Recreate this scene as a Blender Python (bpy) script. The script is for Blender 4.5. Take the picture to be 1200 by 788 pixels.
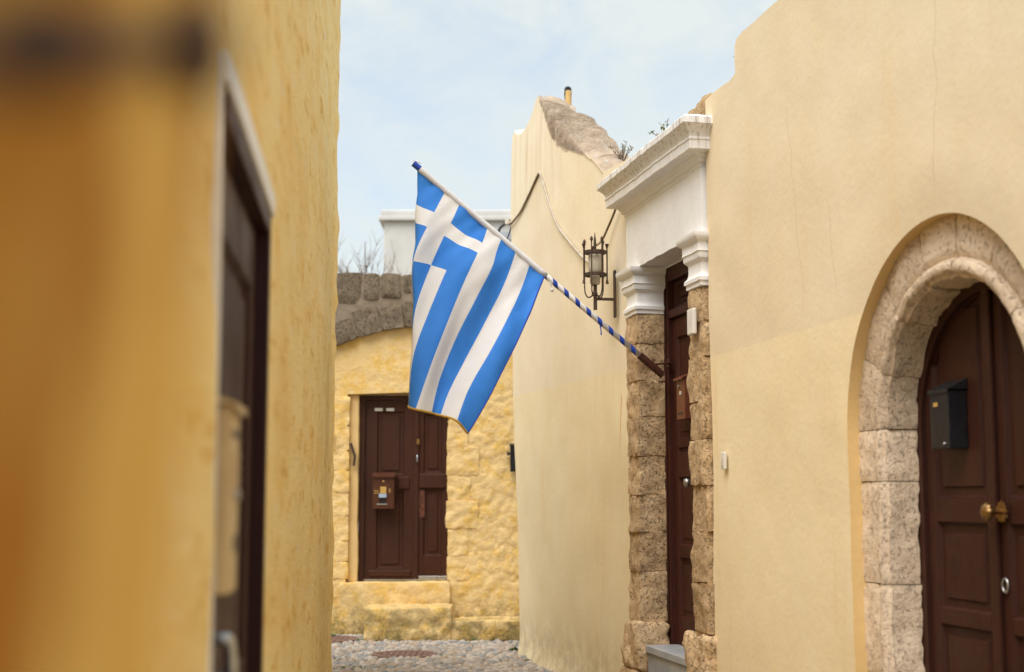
import bpy, bmesh, math, random
import numpy as np
from mathutils import Vector, Matrix, noise
from mathutils.geometry import delaunay_2d_cdt

for o in list(bpy.data.objects): bpy.data.objects.remove(o)
scene = bpy.context.scene
COL = scene.collection
R = math.radians

# ------------------------------------------------------------------ camera
cam_d = bpy.data.cameras.new('camera'); cam = bpy.data.objects.new('camera', cam_d); COL.objects.link(cam)
cam.location = (0, 0, 1.5); cam.rotation_euler = (R(90 + 6.5), 0, 0)
cam_d.sensor_width = 36; cam_d.lens = 50; cam_d.clip_start = 0.02; cam_d.clip_end = 2000
cam_d.dof.use_dof = True; cam_d.dof.focus_distance = 9.4; cam_d.dof.aperture_fstop = 2.0
scene.camera = cam
scene.render.resolution_x = 1024; scene.render.resolution_y = 672

# ------------------------------------------------------------------ world and sun
SUN_EL, SUN_AZ = 60, 212          # azimuth clockwise from +Y: behind the camera, a little to the left
world = bpy.data.worlds.new('World'); scene.world = world; world.use_nodes = True
wt = world.node_tree; wt.nodes.clear()
def WN(t, **k):
    n = wt.nodes.new(t)
    for a, b in k.items(): setattr(n, a, b)
    return n
wo = WN('ShaderNodeOutputWorld'); bg = WN('ShaderNodeBackground')
sky = WN('ShaderNodeTexSky', sky_type='NISHITA', sun_disc=False, sun_elevation=R(SUN_EL), sun_rotation=R(SUN_AZ),
         air_density=1.0, dust_density=2.0, ozone_density=1.0)
tc = WN('ShaderNodeTexCoord'); mp = WN('ShaderNodeMapping'); mp.inputs['Scale'].default_value = (1.6, 1.6, 2.2)
n1 = WN('ShaderNodeTexNoise'); n1.inputs['Scale'].default_value = 7.5; n1.inputs['Detail'].default_value = 10; n1.inputs['Roughness'].default_value = .62
n1.inputs['Distortion'].default_value = .5
rmp = WN('ShaderNodeMapRange'); rmp.inputs[1].default_value = .30; rmp.inputs[2].default_value = .64
rmp.inputs[3].default_value = .58; rmp.inputs[4].default_value = .97
mx = WN('ShaderNodeMix', data_type='RGBA'); mx.inputs[7].default_value = (3.6, 3.86, 3.8, 1)
L = wt.links.new
L(tc.outputs['Generated'], mp.inputs['Vector']); L(mp.outputs[0], n1.inputs['Vector']); L(n1.outputs[0], rmp.inputs[0])
L(rmp.outputs[0], mx.inputs[0]); L(sky.outputs[0], mx.inputs[6]); L(mx.outputs[2], bg.inputs['Color'])
bg.inputs['Strength'].default_value = 0.085; L(bg.outputs[0], wo.inputs['Surface'])
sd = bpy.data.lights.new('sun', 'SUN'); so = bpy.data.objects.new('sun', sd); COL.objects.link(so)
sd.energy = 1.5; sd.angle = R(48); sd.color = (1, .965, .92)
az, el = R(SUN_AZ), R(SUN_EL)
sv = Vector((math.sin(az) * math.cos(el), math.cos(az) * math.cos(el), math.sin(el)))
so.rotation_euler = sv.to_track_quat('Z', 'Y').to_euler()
scene.view_settings.view_transform = 'Standard'; scene.view_settings.look = 'None'
scene.view_settings.exposure = 1.42; scene.view_settings.gamma = 1.0

# ------------------------------------------------------------------ material helpers
class M:
    def __init__(s, name):
        s.m = bpy.data.materials.new(name); s.m.use_nodes = True; s.t = s.m.node_tree
        s.b = s.t.nodes['Principled BSDF']; s.out = s.t.nodes['Material Output']
        s.tc = s.t.nodes.new('ShaderNodeTexCoord'); s.co = s.tc.outputs['Object']
        s.b.inputs['Specular IOR Level'].default_value = .3
    def link(s, a, b): s.t.links.new(a, b)
    def mapping(s, sc, loc=(0, 0, 0), src=None):
        n = s.t.nodes.new('ShaderNodeMapping'); n.inputs['Scale'].default_value = sc; n.inputs['Location'].default_value = loc
        s.link(src or s.co, n.inputs[0]); return n.outputs[0]
    def noise(s, scale, detail=4, rough=.55, vec=None, dist=0):
        n = s.t.nodes.new('ShaderNodeTexNoise'); n.inputs['Scale'].default_value = scale
        n.inputs['Detail'].default_value = detail; n.inputs['Roughness'].default_value = rough; n.inputs['Distortion'].default_value = dist
        s.link(vec or s.co, n.inputs['Vector']); return n.outputs[0]
    def voronoi(s, scale, feature='F1', vec=None):
        n = s.t.nodes.new('ShaderNodeTexVoronoi'); n.feature = feature; n.inputs['Scale'].default_value = scale
        s.link(vec or s.co, n.inputs['Vector']); return n.outputs['Distance']
    def ramp(s, v, a, b, lo=0, hi=1):
        n = s.t.nodes.new('ShaderNodeMapRange'); n.interpolation_type = 'SMOOTHSTEP'
        for i, q in zip((1, 2, 3, 4), (a, b, lo, hi)): n.inputs[i].default_value = q
        s.link(v, n.inputs[0]); return n.outputs[0]
    def math(s, op, a, b=None):
        n = s.t.nodes.new('ShaderNodeMath'); n.operation = op
        for i, q in ((0, a), (1, b)):
            if q is None: continue
            if isinstance(q, (int, float)): n.inputs[i].default_value = q
            else: s.link(q, n.inputs[i])
        return n.outputs[0]
    def mix(s, f, a, b, mode='MIX'):
        n = s.t.nodes.new('ShaderNodeMix'); n.data_type = 'RGBA'; n.blend_type = mode
        if isinstance(f, (int, float)): n.inputs[0].default_value = f
        else: s.link(f, n.inputs[0])
        for i, q in ((6, a), (7, b)):
            if isinstance(q, tuple): n.inputs[i].default_value = (*q, 1)
            else: s.link(q, n.inputs[i])
        return n.outputs[2]
    def sep(s):
        n = s.t.nodes.new('ShaderNodeSeparateXYZ'); s.link(s.co, n.inputs[0]); return n.outputs
    def rand(s):
        n = s.t.nodes.new('ShaderNodeObjectInfo'); return n.outputs['Random']
    def color(s, c):
        if isinstance(c, tuple): s.b.inputs['Base Color'].default_value = (*c, 1)
        else: s.link(c, s.b.inputs['Base Color'])
        return s
    def rough(s, r):
        if isinstance(r, (int, float)): s.b.inputs['Roughness'].default_value = r
        else: s.link(r, s.b.inputs['Roughness'])
        return s
    def bump(s, h, strength=.4, dist=.01):
        n = s.t.nodes.new('ShaderNodeBump'); n.inputs['Strength'].default_value = strength; n.inputs['Distance'].default_value = dist
        s.link(h, n.inputs['Height']); s.link(n.outputs[0], s.b.inputs['Normal']); return s

def simple(name, c1, c2, scale=6, rough=.7, bump=.2, bscale=60, dist=.004, metal=0, spec=.3):
    m = M(name); m.color(m.mix(m.ramp(m.noise(scale, 5), .35, .65), c1, c2)).rough(rough)
    if bump: m.bump(m.noise(bscale, 5, .6), bump, dist)
    m.b.inputs['Metallic'].default_value = metal; m.b.inputs['Specular IOR Level'].default_value = spec
    return m.m

def plaster(name, low, high=None, zband=None, stain=(.45, .27, .10), topz=None, cracks=(), streak=.5, bump=.14, dirt=.0, pool=None, rust=None):
    m = M(name)
    s = m.sep()
    big = m.noise(.9, 4, .5); mid = m.noise(5, 6, .6); fine = m.noise(130, 3, .6)
    st = m.noise(2.2, 5, .6, m.mapping((3.4, 3.4, .22)))
    st2 = m.noise(4, 4, .6, m.mapping((2.1, 2.1, .14), (7, 3, 1)))
    base = low
    if high:
        zz = m.math('ADD', s[2], m.math('MULTIPLY', m.math('SUBTRACT', mid, .5), .025))
        zz = m.math('ADD', zz, m.math('MULTIPLY', s[0], zband[1]))
        base = m.mix(m.ramp(zz, zband[0] - .007, zband[0] + .007), low, high)
    c = m.mix(m.ramp(big, .35, .7, 0, .5), base, m.mix(1.0, base, (.965, .93, .87), 'MULTIPLY'))
    c = m.mix(m.ramp(st, .5, .78, 0, streak), c, m.mix(1.0, c, (1.0, .945, .80), 'MULTIPLY'))
    c = m.mix(m.ramp(st2, .60, .78, 0, streak * .7), c, m.mix(1.0, c, (.86, .72, .5), 'MULTIPLY'))
    c = m.mix(m.ramp(mid, .55, .8, 0, .25), c, m.mix(1.0, c, (1.03, 1.02, 1.02), 'MULTIPLY'))
    mot = m.noise(2.6, 6, .62, m.mapping((1, 1, .7), (11, 4, 2))); c = m.mix(m.ramp(mot, .36, .64, .55, 0), c, m.mix(1.0, c, (.965, .935, .88), 'MULTIPLY'))
    spots = m.noise(16, 4, .7); c = m.mix(m.ramp(spots, .70, .76, 0, .22), c, stain)
    if rust:
        rx = m.math('ABSOLUTE', m.math('SUBTRACT', s[0], rust[0]))
        rf = m.math('MULTIPLY', m.ramp(rx, .022, .0), m.math('MULTIPLY', m.ramp(s[2], rust[1], rust[2]), m.ramp(s[2], rust[3], rust[3] - .05)))
        c = m.mix(m.math('MULTIPLY', rf, .85), c, (.62, .33, .07))
    if pool: c = m.mix(m.ramp(m.noise(6.5, 6, .7, m.mapping((1, 1, 1), (2, 9, 4))), .47, .62, 0, .85), c, pool)
    if topz:   # weathering runs that start under the coping
        f = m.math('MULTIPLY', m.ramp(s[2], topz - 1.0, topz, 0, 1), m.ramp(st2, .42, .72))
        c = m.mix(m.math('MULTIPLY', f, .32), c, stain)
    if dirt:   # splash dirt and algae by the ground
        f = m.math('MULTIPLY', m.ramp(s[2], .66, .02, 0, 1), m.ramp(m.noise(6, 8, .78), .36, .60))
        c = m.mix(m.math('MULTIPLY', f, dirt), c, m.mix(m.ramp(m.noise(11, 4), .4, .6), (.20, .145, .05), (.10, .09, .03)))
    h = m.math('ADD', m.math('MULTIPLY', fine, .15), m.math('MULTIPLY', m.noise(28, 5, .6), .8))
    h = m.math('ADD', h, m.math('MULTIPLY', m.noise(7, 3, .5), 1.6))
    for (x0, z0, z1, slope) in cracks:
        wob = m.math('MULTIPLY', m.math('SUBTRACT', m.noise(3.5, 5, .6, m.mapping((0, 0, 1), (x0, 0, 0))), .5), .16)
        xx = m.math('ADD', m.math('SUBTRACT', s[0], x0), m.math('ADD', wob, m.math('MULTIPLY', m.math('SUBTRACT', s[2], z0), -slope)))
        line = m.ramp(m.math('ABSOLUTE', xx), .005, .0008)
        line = m.math('MULTIPLY', line, m.math('MULTIPLY', m.ramp(s[2], z0, z0 + .15), m.ramp(s[2], z1, z1 - .15)))
        c = m.mix(m.math('MULTIPLY', line, .32), c, (.32, .22, .11))
        h = m.math('SUBTRACT', h, m.math('MULTIPLY', line, .5))
    m.color(c).rough(.88).bump(h, bump, .012)
    m.b.inputs['Specular IOR Level'].default_value = .2
    return m.m

def stone(name, c1, c2, c3, pit=.8, scale=9):
    m = M(name)
    r = m.rand()
    off = m.t.nodes.new('ShaderNodeVectorMath'); off.operation = 'ADD'
    cmb = m.t.nodes.new('ShaderNodeCombineXYZ'); k = m.math('MULTIPLY', r, 37.0)
    for i in range(3): m.link(k, cmb.inputs[i])
    m.link(m.co, off.inputs[0]); m.link(cmb.outputs[0], off.inputs[1]); m.co = off.outputs[0]
    a = m.noise(scale, 6, .65); b = m.noise(42, 5, .7); v = m.voronoi(75)
    c = m.mix(m.ramp(a, .35, .65), c1, c2)
    c = m.mix(m.ramp(b, .56, .72, 0, .75), c, c3)
    c = m.mix(m.ramp(v, .0, .22, .35, 0), c, m.mix(1.0, c, (.6, .52, .45), 'MULTIPLY'))
    gr = m.noise(170, 3, .7); pits = m.noise(44, 6, .75, m.mapping((1, 1, 1), (3, 8, 5)))
    c = m.mix(m.ramp(gr, .42, .62, .16, 0), c, m.mix(1.0, c, (.62, .55, .47), 'MULTIPLY'))
    c = m.mix(m.ramp(pits, .34, .42, .6, 0), c, m.mix(1.0, c, (.42, .34, .27), 'MULTIPLY'))
    c = m.mix(1.0, c, m.mix(r, (.80, .76, .71), (1.12, 1.10, 1.07)), 'MULTIPLY')
    h = m.math('ADD', m.math('MULTIPLY', b, 1.0), m.math('MULTIPLY', m.ramp(v, 0, .35), .5))
    h = m.math('ADD', h, m.math('MULTIPLY', m.ramp(pits, .34, .46), 1.1)); h = m.math('ADD', h, m.math('MULTIPLY', gr, .5))
    h = m.math('ADD', h, m.math('MULTIPLY', m.noise(15, 4, .6), .7))
    m.color(c).rough(.92).bump(h, pit, .014); m.b.inputs['Specular IOR Level'].default_value = .15
    return m.m

def wood(name, c1, c2, rough=.5, wear=(.20, .07, .035), wearamt=.25):
    m = M(name)
    g = m.noise(10, 6, .6, m.mapping((9, 9, .7))); d = m.noise(3, 4, .6)
    c = m.mix(m.ramp(g, .35, .7), c1, c2)
    c = m.mix(m.ramp(d, .5, .75, 0, .4), c, m.mix(1.0, c, (.72, .7, .7), 'MULTIPLY'))
    sc = m.noise(30, 6, .75, m.mapping((1, 1, .35))); c = m.mix(m.ramp(sc, .62, .72, 0, wearamt), c, wear)
    c = m.mix(m.ramp(m.noise(2.2, 5, .7, m.mapping((1, 1, .6), (5, 5, 5))), .5, .72, 0, .35), c, m.mix(1.0, c, (1.5, 1.4, 1.35), 'MULTIPLY'))
    m.color(c).rough(m.ramp(d, .3, .7, rough - .07, rough + .14)).bump(m.math('ADD', g, m.math('MULTIPLY', sc, .5)), .22, .004)
    m.b.inputs['Specular IOR Level'].default_value = .22
    return m.m

def plaster_blotch(name, low, stain, streak, bump):
    m = M(name)
    v1 = m.noise(2.4, 6, .65, m.mapping((.5, .5, 1.3))); v2 = m.noise(9, 5, .7, m.mapping((.3, .3, 1.0), (3, 1, 7))); v3 = m.noise(24, 4, .7, m.mapping((.3, .3, 1)))
    c = m.mix(m.ramp(v1, .42, .66, 0, .75), low, m.mix(1.0, low, (.93, .80, .55), 'MULTIPLY'))
    c = m.mix(m.ramp(v2, .53, .66, 0, .7), c, stain)
    c = m.mix(m.ramp(v3, .60, .72, 0, .55), c, stain)
    c = m.mix(m.ramp(v2, .46, .34, 0, .5), c, (.88, .74, .50))
    h = m.math('ADD', m.math('MULTIPLY', v2, 1.2), m.math('ADD', v3, m.math('MULTIPLY', m.noise(90, 3), .2)))
    m.color(c).rough(.9).bump(h, bump, .014); m.b.inputs['Specular IOR Level'].default_value = .2
    return m.m
PL_A = plaster('plaster_cream_peach', (.855, .72, .475), (.79, .665, .475), (2.335, -.003),
               cracks=((2.95, 2.35, 3.62, -.16), (4.30, 2.72, 3.75, .05), (3.32, 2.4, 3.0, -.12)))
PL_B = plaster('plaster_cream_yellow', (.90, .785, .54), (.88, .78, .60), (2.43, .018), topz=5.0, dirt=.35, rust=(-.50, 1.70, 2.1, 2.28))
PL_RIM = plaster('plaster_ochre_rim', (.72, .51, .235), streak=.2)
PL_C = plaster('plaster_rough_ochre', (.76, .555, .265), stain=(.62, .38, .11), streak=.3, bump=.7, dirt=.85, pool=(.72, .46, .12))
PL_L = plaster_blotch('plaster_deep_ochre', (.93, .72, .33), stain=(.70, .39, .06), streak=.9, bump=.6)
def near_plaster():
    m = M('plaster_blotched_ochre')
    v = m.noise(13, 2, .5, m.mapping((1, 1, .45))); w = m.noise(7, 2, .5, m.mapping((1, 1, .6), (4, 4, 4)))
    c = m.mix(m.ramp(v, .44, .60), (.84, .55, .16), (.42, .17, .012)); c = m.mix(m.ramp(w, .40, .66, 0, .6), c, (.70, .38, .06))
    m.color(c).rough(.9).bump(m.math('ADD', v, m.noise(60, 4)), .5, .01); return m.m
PL_N = near_plaster()
WHITE = None
def white_paint():
    m = M('white_limewash'); s = m.sep()
    run = m.noise(3, 5, .65, m.mapping((14, 14, .9))); d = m.noise(5, 6, .6)
    c = m.mix(m.ramp(d, .4, .7, 0, .5), (.82, .81, .80), (.75, .72, .69))
    c = m.mix(m.ramp(m.noise(38, 5, .7), .665, .70, 0, .6), c, (.47, .31, .22))
    f = m.math('MULTIPLY', m.ramp(run, .50, .66), m.ramp(s[2], 3.52, 3.76, 0, .7))
    c = m.mix(f, c, (.30, .22, .17))
    m.color(c).rough(.85).bump(m.math('ADD', m.noise(22, 5, .6), m.math('MULTIPLY', m.noise(110, 3), .3)), .35, .008); return m.m
WHITE = white_paint()
ST_ARCH = stone('stone_pale_limestone', (.83, .685, .525), (.75, .60, .445), (.88, .775, .64), pit=.75)
ST_JAMB = stone('stone_brown_sandstone', (.68, .48, .275), (.78, .585, .37), (.54, .355, .195), pit=1.0)
ST_DARK = stone('stone_weathered_dark', (.19, .155, .115), (.27, .22, .16), (.11, .09, .065), pit=1.0)
def coping_mat():
    m = M('mortar_lichen_coping')
    a = m.noise(5, 7, .7); b = m.noise(17, 6, .75)
    c = m.mix(m.ramp(a, .38, .62), (.60, .475, .355), (.44, .34, .25))
    c = m.mix(m.ramp(b, .56, .64), c, (.60, .54, .47)); c = m.mix(m.ramp(m.noise(26, 4, .7, m.mapping((1, 1, 1), (4, 2, 9))), .64, .70, 0, .7), c, (.46, .30, .08))
    m.color(c).rough(.95).bump(m.math('ADD', a, b), .9, .03); return m.m
COPING = coping_mat()
MORTAR = simple('mortar_brown', (.27, .215, .155), (.20, .155, .11), 12, .95, .7, 60, .01)
W_ARCH = wood('wood_dark_brown', (.048, .0155, .0095), (.036, .012, .0075), .5)
W_PORT = wood('wood_red_brown', (.060, .018, .011), (.042, .013, .009), .5)
W_BACK = wood('wood_chocolate', (.058, .020, .011), (.044, .0155, .009), .45, (.22, .06, .03), .3)
W_LEFT = wood('wood_maroon', (.040, .012, .010), (.030, .009, .008), .5)
W_WORN = simple('wood_bare_orange', (.16, .05, .025), (.06, .022, .014), 20, .6)
IRON = simple('iron_rusted', (.075, .062, .055), (.12, .065, .04), 30, .65, .4, 120, .002, .5)
BLACK = simple('black_enamel', (.012, .012, .014), (.018, .018, .02), 20, .35, .05, 60, .001)
BRASS = simple('brass_aged', (.36, .22, .09), (.23, .13, .05), 40, .38, .1, 90, .001, .9)
STEEL = simple('steel_worn', (.5, .5, .5), (.38, .38, .38), 30, .35, .1, 90, .001, .9)
BOXBR = simple('brown_box_enamel', (.085, .030, .016), (.07, .024, .013), 20, .38, .05, 60, .001)
BOXBR2 = simple('copper_brown_enamel', (.17, .055, .028), (.14, .045, .024), 20, .4, .05, 60, .001)
MARBLE = simple('marble_grey', (.30, .32, .34), (.40, .41, .42), 4, .5, .15, 40, .003)
CREAMBOX = simple('cream_metal', (.62, .47, .26), (.55, .40, .22), 10, .5, .05)
PLWHITE = simple('white_plastic', (.74, .70, .64), (.66, .62, .56), 10, .5, .03)
GOLD = simple('gold_label', (.58, .36, .10), (.5, .3, .08), 20, .5, .0)
PAPER = simple('paper_label', (.62, .58, .52), (.55, .52, .47), 20, .7, .0)
LETTER = simple('letter_blue_grey', (.36, .46, .56), (.3, .4, .5), 20, .7, .0)
CABLE_L = simple('cable_pale', (.52, .46, .38), (.42, .36, .28), 8, .6, .0)
CABLE_D = simple('cable_brown', (.22, .165, .10), (.16, .12, .075), 8, .6, .0)
CABLE_K = simple('cable_black', (.02, .025, .03), (.03, .035, .04), 8, .6, .0)
PIPE = simple('pipe_ochre', (.55, .36, .14), (.45, .28, .10), 12, .8, .2)
FARWHITE = simple('render_far_white', (.66, .645, .61), (.58, .565, .54), 2, .9, .2)
GREYSH = simple('shutter_grey', (.42, .44, .47), (.36, .38, .41), 6, .7, .0)
TWIG = simple('twig_grey_brown', (.26, .21, .17), (.18, .14, .11), 10, .9, .2)
SOCKET = simple('socket_brown', (.085, .03, .018), (.06, .02, .012), 20, .5, .1)
POLE_W = simple('pole_white', (.86, .85, .84), (.8, .78, .76), 12, .45, .0)
POLE_B = simple('pole_blue', (.02, .06, .38), (.025, .07, .42), 12, .45, .0)
CORDW = simple('cord_white', (.72, .71, .7), (.62, .6, .58), 30, .8, .0)
def leafmat(name, c1, c2):
    m = M(name); g = m.t.nodes.new('ShaderNodeNewGeometry')
    m.color(m.mix(g.outputs['Random Per Island'], c1, c2)).rough(.6); m.b.inputs['Subsurface Weight'].default_value = 0
    return m.m
LEAF = leafmat('leaf_green', (.06, .11, .025), (.13, .19, .05))
LEAFY = leafmat('leaf_dry', (.16, .17, .06), (.24, .19, .09))
def clothmat(name, c1, c2):
    m = M(name); w = m.noise(900, 1, .5); big = m.noise(5, 4, .6)
    c = m.mix(m.ramp(big, .35, .7), c1, c2); m.color(c).rough(.7)
    m.bump(m.math('ADD', m.math('MULTIPLY', w, .15), m.noise(15, 6, .62)), .45, .010)
    tr = m.t.nodes.new('ShaderNodeBsdfTranslucent'); m.link(c, tr.inputs['Color'])
    mixs = m.t.nodes.new('ShaderNodeMixShader'); mixs.inputs[0].default_value = .28
    m.link(m.b.outputs[0], mixs.inputs[1]); m.link(tr.outputs[0], mixs.inputs[2]); m.link(mixs.outputs[0], m.out.inputs['Surface'])
    return m.m
F_BLUE = clothmat('flag_cloth_blue', (.052, .27, .87), (.044, .24, .80))
F_WHITE = clothmat('flag_cloth_white', (.90, .89, .90), (.85, .84, .85))
F_HEM = simple('flag_hem_blue', (.02, .07, .42), (.02, .06, .36), 20, .7, .1)
F_GOLD = simple('flag_fringe_gold', (.62, .38, .06), (.5, .3, .05), 40, .7, .1)
def glassmat():
    m = M('lamp_glass_frosted'); m.color(m.mix(m.ramp(m.noise(12, 4), .4, .65), (.66, .60, .48), (.48, .42, .33))).rough(.3)
    m.b.inputs['Transmission Weight'].default_value = .25; return m.m
GLASS = glassmat()
def pebblemat():
    m = M('pebble_mixed'); g = m.t.nodes.new('ShaderNodeNewGeometry'); r = g.outputs['Random Per Island']
    c = m.mix(m.ramp(r, 0, .5), (.30, .25, .20), (.46, .40, .34)); c = m.mix(m.ramp(r, .62, .68), c, (.27, .265, .26)); c = m.mix(m.ramp(r, .88, .92), c, (.40, .30, .22))
    c = m.mix(m.ramp(m.noise(30, 4), .45, .7, 0, .5), c, m.mix(1.0, c, (.7, .66, .6), 'MULTIPLY'))
    m.color(c).rough(.7).bump(m.noise(120, 3), .2, .003); return m.m
PEBBLE = pebblemat()
GROUND = simple('ground_earth_mortar', (.20, .165, .12), (.28, .235, .175), 5, .95, .7, 40, .02)
COVER = simple('cover_iron_brown', (.17, .10, .08), (.22, .14, .11), 40, .8, .6, 120, .006)

# ------------------------------------------------------------------ object helpers
class Frame:
    def __init__(s, o, ang): s.o = Vector(o); s.a = R(ang); s.rot = Matrix.Rotation(R(ang), 4, 'Z'); s.m = Matrix.Translation(s.o) @ s.rot
FR = Frame((0.905, 10, 0), -78.168)       # right-hand side of the lane: x along the wall, y into it
FB = Frame((0, 15.9, 0), 0)               # wall at the end of the lane
FL = Frame((-.267, 0, 0), 95.813)         # left-hand side
FW = Frame((0, 0, 0), 0)

def props(o, label=None, cat=None, group=None, kind=None):
    if label: o['label'] = label
    if cat: o['category'] = cat
    if group: o['group'] = group
    if kind: o['kind'] = kind
    return o
def thing(name, label, cat, frame=FW, loc=(0, 0, 0), group=None, rz=0):
    e = bpy.data.objects.new(name, None); COL.objects.link(e); e.empty_display_size = .1
    e.location = frame.m @ Vector(loc); e.rotation_euler = (0, 0, frame.a + rz)
    return props(e, label, cat, group)
def place(o, frame, loc=(0, 0, 0)):
    o.location = frame.m @ Vector(loc); o.rotation_euler = (0, 0, frame.a); return o
def obj(name, bm, mat, parent=None, smooth=False):
    if isinstance(bm, bmesh.types.BMesh):
        bmesh.ops.recalc_face_normals(bm, faces=bm.faces) if not getattr(bm, 'tag_skip', False) else None
        me = bpy.data.meshes.new(name); bm.to_mesh(me); bm.free()
    else: me = bm
    for m in (mat if isinstance(mat, (list, tuple)) else [mat]): me.materials.append(m)
    if smooth: me.polygons.foreach_set('use_smooth', [True] * len(me.polygons))
    o = bpy.data.objects.new(name, me); COL.objects.link(o)
    if parent: o.parent = parent
    return o
def sharp(o, ang=35):
    me = o.data; me.polygons.foreach_set('use_smooth', [True] * len(me.polygons))
    try: me.set_sharp_from_angle(angle=R(ang))
    except Exception: pass
    return o
def BM(): return bmesh.new()
def box(bm, x0, x1, y0, y1, z0, z1, bev=0, seg=1, mi=0):
    r = bmesh.ops.create_cube(bm, size=1)['verts']
    for v in r: v.co = Vector(((x0 + x1) / 2 + v.co.x * (x1 - x0), (y0 + y1) / 2 + v.co.y * (y1 - y0), (z0 + z1) / 2 + v.co.z * (z1 - z0)))
    fs = {f for v in r for f in v.link_faces}
    for f in fs: f.material_index = mi
    if bev:
        es = {e for v in r for e in v.link_edges}
        bmesh.ops.bevel(bm, geom=list(es), offset=bev, segments=seg, affect='EDGES', profile=.5)
    return r
def tube(bm, pts, rad, n=8, caps=True):
    pts = [Vector(p) for p in pts]; rings = []
    rads = rad if isinstance(rad, (list, tuple)) else [rad] * len(pts)
    ref = None
    for i, p in enumerate(pts):
        t = (pts[min(i + 1, len(pts) - 1)] - pts[max(i - 1, 0)]).normalized()
        if ref is None: ref = t.orthogonal().normalized()
        a = (ref - t * ref.dot(t)).normalized(); b = t.cross(a); ref = a
        rings.append([bm.verts.new(p + (a * math.cos(2 * math.pi * k / n) + b * math.sin(2 * math.pi * k / n)) * rads[i]) for k in range(n)])
    for r0, r1 in zip(rings, rings[1:]):
        for k in range(n): bm.faces.new((r0[k], r0[(k + 1) % n], r1[(k + 1) % n], r1[k]))
    if caps:
        bm.faces.new(rings[0][::-1]); bm.faces.new(rings[-1])
    return bm
def lathe(bm, prof, n=20, origin=(0, 0, 0), axis='Z'):
    rings = []
    for r, h in prof:
        ring = []
        for k in range(n):
            a = 2 * math.pi * k / n; c, s_ = r * math.cos(a), r * math.sin(a)
            p = (c, s_, h) if axis == 'Z' else (c, h, s_)
            ring.append(bm.verts.new(Vector(origin) + Vector(p)))
        rings.append(ring)
    for r0, r1 in zip(rings, rings[1:]):
        for k in range(n): bm.faces.new((r0[k], r0[(k + 1) % n], r1[(k + 1) % n], r1[k]))
    bm.faces.new(rings[0]); bm.faces.new(rings[-1]); return bm
def smooth_path(pts, per=8):
    pts = [Vector(p) for p in pts]; out = []
    for i in range(len(pts) - 1):
        p0, p1, p2, p3 = pts[max(i - 1, 0)], pts[i], pts[i + 1], pts[min(i + 2, len(pts) - 1)]
        for k in range(per):
            t = k / per
            out.append(.5 * ((2 * p1) + (p2 - p0) * t + (2 * p0 - 5 * p1 + 4 * p2 - p3) * t * t + (3 * p1 - p0 - 3 * p2 + p3) * t ** 3))
    return out + [pts[-1]]
def fbm(p, oct=4): return noise.fractal(p, 1.0, 2.0, oct)

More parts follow.
